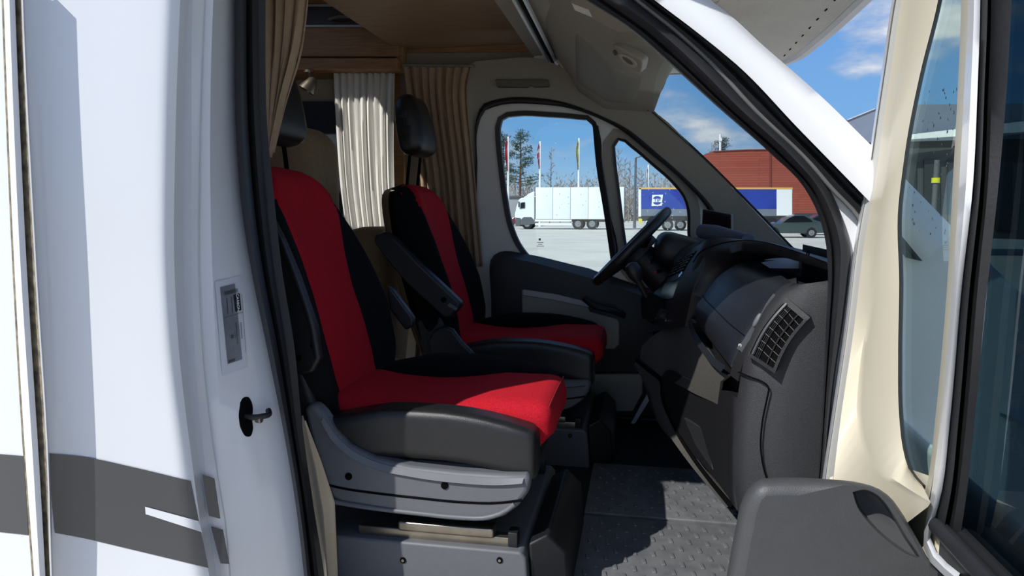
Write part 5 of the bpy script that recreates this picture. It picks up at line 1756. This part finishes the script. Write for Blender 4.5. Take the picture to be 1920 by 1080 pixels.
for xx in (1222, 1252, 1276):
    wheel(tl, P(xx, 420, YB).x, YB+0.25, 0.5, 0.5)
for xx in (1420, 1450):
    wheel(tl, P(xx, 420, YB).x, YB+0.25, 0.5, 0.5)
box('trailer_chassis', bq(1200, 414) + Vector((0, 0.5, 0)), bq(1480, 404) + Vector((0, 2.0, 0)), M_CHAS, tl)
a, b = bq(1197, 418), bq(1204, 410)
box('side_marker', a + Vector((0, -0.05, 0)), b + Vector((0, 0.1, 0)), mat('marker_yellow', (210, 200, 70), 0.5), tl)

# --- red brick hall behind
YR = 85.0
rh = thing('red_hall', 'red brick hall with low roof beyond the trailers', 'building', (P(1500, 430, YR).x, YR+10, 0))
MR = D.materials.new('red_brick_cladding')
MR.use_nodes = True
t = MR.node_tree
b_ = t.nodes['Principled BSDF']
b_.inputs['Roughness'].default_value = 0.8
wv = t.nodes.new('ShaderNodeTexBrick')
wv.inputs['Scale'].default_value = 1.0
wv.inputs['Color1'].default_value = lin((158, 74, 54))
wv.inputs['Color2'].default_value = lin((146, 66, 48))
wv.inputs['Mortar'].default_value = lin((120, 62, 50))
wv.inputs['Brick Width'].default_value = 9.0
wv.inputs['Row Height'].default_value = 0.28
wv.inputs['Mortar Size'].default_value = 0.04
tcn = t.nodes.new('ShaderNodeTexCoord')
mpn = t.nodes.new('ShaderNodeMapping')
mpn.inputs['Rotation'].default_value = (math.radians(90), 0, 0)
t.links.new(tcn.outputs['Object'], mpn.inputs[0])
t.links.new(mpn.outputs[0], wv.inputs['Vector'])
t.links.new(wv.outputs['Color'], b_.inputs['Base Color'])
rq = lambda x, y, d=0: Vector((P(x, y, YR).x, YR+d, P(x, y, YR).z))
w_out = [rq(1312, 440), rq(1312, 293), rq(1338, 283), rq(1400, 280), rq(1760, 276), rq(1760, 440)]
for p in w_out:
    p.z = max(p.z, 0)
plate('brick_wall', w_out, (0, 8, 0), MR, rh)
plate('gutter', [rq(1338, 285, -0.1), rq(1400, 282, -0.1), rq(1760, 278, -0.1), rq(1760, 276, -0.1), rq(1400, 280, -0.1), rq(1338, 283, -0.1)], (0, 0.2, 0), mat('dark_brown_gutter', (110, 52, 40), 0.6), rh)
plate('downpipe', [rq(1443, 400, -0.1), rq(1446, 400, -0.1), rq(1446, 282, -0.1), rq(1443, 282, -0.1)], (0, 0.2, 0), mat('dark_brown_gutter', (110, 52, 40)), rh)
plate('base_band', [rq(1490, 412, -0.1), rq(1760, 412, -0.1), rq(1760, 400, -0.1), rq(1490, 400, -0.1)], (0, 0.2, 0), mat('dark_plinth', (50, 54, 62), 0.7), rh)
MAST = thing('roof_mast', 'thin white mast above the red hall roof', 'mast', rq(1354, 282, 2))
tube('pole', [rq(1354, 284, 2), rq(1354, 248, 2)], 0.14, M_TRW, MAST, seg=8)
box('antenna', rq(1352, 262, 2) + Vector((0, -0.2, 0)), rq(1357, 256, 2) + Vector((0, 0.2, 0)), M_TRW, MAST)

# --- grey steel hall at right
YG = 26.0
gh_ = thing('grey_hall', 'dark grey metal clad hall seen past the open door', 'building', (P(1800, 430, YG).x, YG+6, 0))
gq = lambda x, y, d=0: Vector((P(x, y, YG).x, YG+d, max(0, P(x, y, YG).z)))
plate('roof', [gq(1588, 268), gq(1588, 224), gq(1640, 203), gq(1725, 196), gq(2300, 190), gq(2300, 250)], (0, 1.5, 0), mat('blue_grey_roof', (112, 122, 138), 0.5, noise=0.08, nscale=2), gh_)
plate('fascia', [gq(1640, 268, -0.6), gq(1640, 262, -0.6), gq(2300, 185, -0.6), gq(2300, 225, -0.6)], (0, 0.3, 0), M_TRW, gh_)
plate('wall', [gq(1595, 440, 0.2), gq(1595, 262, 0.2), gq(2300, 240, 0.2), gq(2300, 460, 0.2)], (0, 1.2, 0), mat('dark_grey_cladding', (70, 72, 74), 0.6, noise=0.15, nscale=1.5), gh_)
for k in range(5):
    x = 1690 + k*45
    plate('door_bay', [gq(x, 430, 0.1), gq(x, 300, 0.1), gq(x+30, 298, 0.1), gq(x+30, 432, 0.1)], (0, 0.12, 0), mat('bay_dark', (44, 46, 48), 0.5), gh_)
plate('roof_edge', [gq(1588, 226, -0.05), gq(1640, 205, -0.05), gq(1640, 203, -0.05), gq(1588, 224, -0.05)], (0, 0.2, 0), M_ALU, gh_)
bp_ = thing('marker_post', 'grey post with yellow band in front of the grey hall', 'post', (P(1756, 430, 14).x, 14, 0))
a = P(1757, 300, 14)
tube('post', [(a.x, 14, 0), (a.x, 14, a.z)], 0.05, M_CHAS, bp_, seg=8)
z_ = P(1757, 339, 14).z
lathe('yellow_band', [(0.075, -0.04), (0.075, 0.06)], (a.x, 14, z_), (0, 0, 1), mat('band_yellow', (214, 214, 40), 0.5), bp_, 12)

# --- cars
def car(name, label, x0, x1, Y, m, flip=False, group=None):
    a, b = P(x0, 420, Y).x, P(x1, 420, Y).x
    L = b-a
    t_ = thing(name, label, 'car', ((a+b)/2, Y+0.85, 0), group)
    pr = [(0, .36), (0.0, .62), (.04, .76), (.16, .84), (.30, .92), (.40, 1.22), (.52, 1.42), (.68, 1.42), (.82, 1.12), (.92, .98), (.99, .90), (1.0, .55), (.99, .32), (.86, .30), (.84, .55), (.79, .64), (.74, .55), (.72, .28), (.28, .28), (.26, .55), (.21, .64), (.16, .55), (.14, .30)]
    if flip:
        pr = [(1-u, z) for u, z in reversed(pr)]
    o_ = [Vector((a+u*L, Y, z)) for u, z in pr]
    plate('car_body', o_, (0, 1.7, 0), m, t_, bevel=0.06)
    wn = [(.34, .95), (.42, 1.20), (.52, 1.35), (.66, 1.35), (.78, 1.10), (.80, .98)]
    if flip:
        wn = [(1-u, z) for u, z in wn]
    plate('side_window', [Vector((a+u*L, Y-0.01, z)) for u, z in wn], (0, 1.72, 0), M_DGL, t_)
    for u in (.21, .79):
        wheel(t_, a+u*L, Y+0.10, 0.32, 0.31, 0.2)
        wheel(t_, a+u*L, Y+1.60, 0.32, 0.31, 0.2)
    return t_


car('sedan', 'dark green sedan parked in front of the red hall', 1428, 1548, 44.0, mat('dark_green_car', (52, 68, 68), 0.3, coat=0.6))
car('hatchback', 'dark blue car parked behind the green sedan', 1500, 1610, 50.0, mat('dark_blue_car', (30, 34, 44), 0.3, coat=0.6), True)
car('parked_car', 'dark red car behind the white truck cab', 940, 1010, 78.0, mat('dark_red_car', (110, 40, 50), 0.3, coat=0.6))

# --- flag poles
def flag(x, ytop, ybot, Y, cols_, label, flen=0.5):
    top = P(x, ytop, Y)
    t_ = thing('flagpole', label, 'flagpole', (top.x, Y, 0), 'flagpoles behind the trucks')
    tube('pole', [(top.x, Y, 0), (top.x, Y, top.z)], [0.16, 0.10], M_TRW, t_, seg=8)
    V, Fc = [], []
    zt, zb = top.z-0.2, top.z-0.2-flen
    n1, n2 = 14, 6
    for i in range(n1+1):
        v = i/n1
        for j in range(n2+1):
            u = j/n2
            V.append(Vector((top.x - 0.10 + (-0.24*u)*(0.6+0.4*math.sin(v*5)) , Y-0.1+0.18*math.sin(u*9+v*3), zt + (zb-zt)*v - 0.3*u)))
    for i in range(n1):
        for j in range(n2):
            k = i*(n2+1)+j
            Fc.append((k, k+1, k+n2+2, k+n2+1))
    o_ = mesh('flag', V, Fc, cols_[0], t_)
    if len(cols_) > 1:
        o_.data.materials.append(cols_[1])
        for k, p_ in enumerate(o_.data.polygons):
            if (k // n2) in (3, 4, 8):
                p_.material_index = 1
    return t_


FR, FW, FY = mat('flag_red', (214, 60, 70), 0.8), mat('flag_white', (230, 225, 222), 0.8), mat('flag_yellow', (196, 190, 90), 0.8)
flag(953, 256, 350, 76, (FR,), 'flagpole with a hanging red flag, leftmost in the driver window', 3.4)
flag(1013, 265, 350, 76, (FR, FW), 'flagpole with a red and white flag above the white truck', 2.6)
flag(1086, 259, 350, 76, (FY,), 'flagpole with a limp yellow flag above the truck box', 3.0)
flag(1216, 309, 350, 76, (FW,), 'flagpole with a pale flag seen in the small quarter window', 2.0)
lp_ = thing('lamp_post', 'grey lamp post seen in the quarter window beside the trailer', 'lamp post', (P(1192, 430, 70).x, 70, 0))
tp_ = P(1192, 296, 70)
tube('post', [(tp_.x, 70, 0), (tp_.x, 70, tp_.z)], [0.16, 0.10], M_CHAS, lp_, seg=8)
tube('arm', [(tp_.x, 70, tp_.z), (tp_.x+0.8, 69.7, tp_.z+0.2)], 0.06, M_CHAS, lp_, seg=6)
box('lamp_head', (tp_.x+0.6, 69.5, tp_.z+0.14), (tp_.x+1.2, 69.9, tp_.z+0.28), M_CHAS, lp_)

# --- trees
M_BARK = mat('pine_bark', (120, 84, 62), 0.9, noise=0.3, nscale=2)
M_BARKG = mat('grey_bark', (150, 138, 128), 0.9, noise=0.3, nscale=2)
M_PINE = mat('pine_needles', (84, 100, 78), 0.9, noise=0.3, nscale=0.8, trans=0.2)
M_TWIG = mat('bare_twigs', (158, 140, 126), 0.95, noise=0.2, nscale=1)


def tree(x, ytop, Y, kind, label, wd=2.2, seed=0, group='trees behind the trucks'):
    rr = random.Random(seed*17+5)
    top = P(x, ytop, Y)
    h = top.z
    t_ = thing('pine_tree' if kind == 'pine' else 'bare_tree', label, 'tree', (top.x, Y, 0), group)
    lean = rr.uniform(-0.02, 0.02)*h
    tube('trunk', [(top.x-lean, Y, 0), (top.x-lean*0.4, Y, h*0.5), (top.x, Y, h*0.97)], [0.20 if kind == 'pine' else 0.10, 0.15 if kind == 'pine' else 0.07, 0.03], M_BARK if kind == 'pine' else M_BARKG, t_, seg=7)
    V, Fc = [], []
    if kind == 'pine':
        nb = 34
        for k in range(nb):
            z = h*(0.42 + 0.56*k/nb)
            L = wd*(1.0 - 0.75*(k/nb)**1.3)*rr.uniform(0.45, 1.05)
            th = rr.uniform(0, 6.28)
            cx, cy = top.x + L*math.cos(th), Y + L*math.sin(th)
            b = len(V)
            p0, p1 = Vector((top.x, Y, z-0.2)), Vector((cx, cy, z+0.25))
            V += [p0, p1, p1 + Vector((0, 0, 0.06)), p0 + Vector((0, 0, 0.12))]
            Fc.append((b, b+1, b+2, b+3))
            for s_ in range(60):
                f_ = rr.uniform(0.35, 1.05)
                c_ = p0.lerp(p1, f_) + Vector((rr.gauss(0, .28), rr.gauss(0, .28), rr.gauss(0.08, .18)))
                for q_ in range(2):
                    d1 = Vector((rr.gauss(0, 1), rr.gauss(0, 1), rr.gauss(0, .6))).normalized()*rr.uniform(.12, .26)
                    d2 = Vector((rr.gauss(0, 1), rr.gauss(0, 1), rr.gauss(0, .6))).normalized()*rr.uniform(.08, .18)
                    b = len(V)
                    V += [c_, c_+d1, c_+d2]
                    Fc.append((b, b+1, b+2))
        o_ = mesh('needle_clusters', V, Fc, M_PINE, t_, False)
    else:
        def br(p, d, L, r, lev):
            b = len(V)
            s_ = d.cross(Vector((0, 1, 0))).normalized()*r
            e_ = p + d*L
            V.extend([p-s_, p+s_, e_+s_*0.5, e_-s_*0.5])
            Fc.append((b, b+1, b+2, b+3))
            if lev > 0:
                for _ in range(4):
                    f_ = rr.uniform(.3, 1.0)
                    nd = (d + Vector((rr.gauss(0, .55), rr.gauss(0, .55), rr.gauss(0.15, .3)))).normalized()
                    br(p + d*L*f_, nd, L*rr.uniform(.4, .65), r*0.6, lev-1)
        for k in range(18):
            z = h*(0.18 + 0.78*k/18)
            th = rr.uniform(0, 6.28)
            d = Vector((math.cos(th), math.sin(th), rr.uniform(.5, 1.2))).normalized()
            br(Vector((top.x, Y, z)), d, wd*(1-0.6*k/18)*rr.uniform(.5, .9), 0.05, 2)
        o_ = mesh('branches', V, Fc, M_TWIG, t_, False)
    tag(o_, None, None, kind='stuff')
    return t_


tree(977, 245, 92, 'pine', 'tall pine tree rising over the truck cab in the driver window', 3.4, 1)
tree(944, 248, 98, 'pine', 'slim pine tree at the left edge of the driver window', 2.6, 2)
tree(1034, 272, 95, 'bare', 'thin bare tree between the red flags', 1.6, 3)
tree(1352, 258, 105, 'pine', 'dark pine treetop behind the red hall roof', 3.0, 4)
tree(1290, 262, 100, 'bare', 'pale bare tree left of the red hall behind the windscreen pillar', 3.0, 5)
tree(1335, 262, 102, 'bare', 'bare tree crown between the mast and windscreen pillar', 2.6, 6)
wood = [(930, 330), (950, 322), (966, 330), (988, 335), (1002, 345), (1050, 348), (1070, 346), (1100, 344), (1112, 348), (1125, 340), (1160, 280), (1172, 300), (1182, 310), (1203, 318), (1228, 330), (1245, 338), (1268, 345)]
ORD = 'first second third fourth fifth sixth seventh eighth ninth tenth eleventh twelfth thirteenth fourteenth fifteenth sixteenth seventeenth'.split()
for k, (x, y) in enumerate(wood):
    tree(x, y-6, 108+3*(k % 5), 'bare', ORD[k] + ' from the left among the bare woodland trees behind the trucks', 2.6, 20+k, 'bare woodland trees behind the trucks')
# --- low grey shed behind the truck cab and a shrub line closing the woodland floor
sh = thing('low_shed', 'low grey shed behind the white truck cab', 'building', (P(960, 420, 88).x, 88, 0))
a, b = P(925, 372, 88), P(1000, 372, 88)
box('shed_wall', (a.x, 84, 0), (b.x, 87, a.z), mat('shed_grey', (150, 150, 150), 0.7), sh)
box('shed_roof', (a.x-0.2, 83.8, a.z), (b.x+0.2, 87.2, a.z+0.25), M_CHAS, sh)
V, Fc = [], []
rr = random.Random(3)
for k in range(24000):
    c_ = Vector((rr.uniform(-26, 22), rr.uniform(130, 136), abs(rr.gauss(0, 1.0))*3.2))
    d1 = Vector((rr.gauss(0, .25), rr.gauss(0, .25), rr.uniform(.25, .7)))
    d2 = Vector((rr.gauss(0, .10), rr.gauss(0, .10), rr.gauss(0, .2)))
    b = len(V)
    V += [c_, c_+d1, c_+d2]
    Fc.append((b, b+1, b+2))
o_ = mesh('brushwood', V, Fc, M_TWIG, None, False)
tag(o_, 'brown leafless brushwood along the edge of the yard', 'brushwood', kind='stuff')
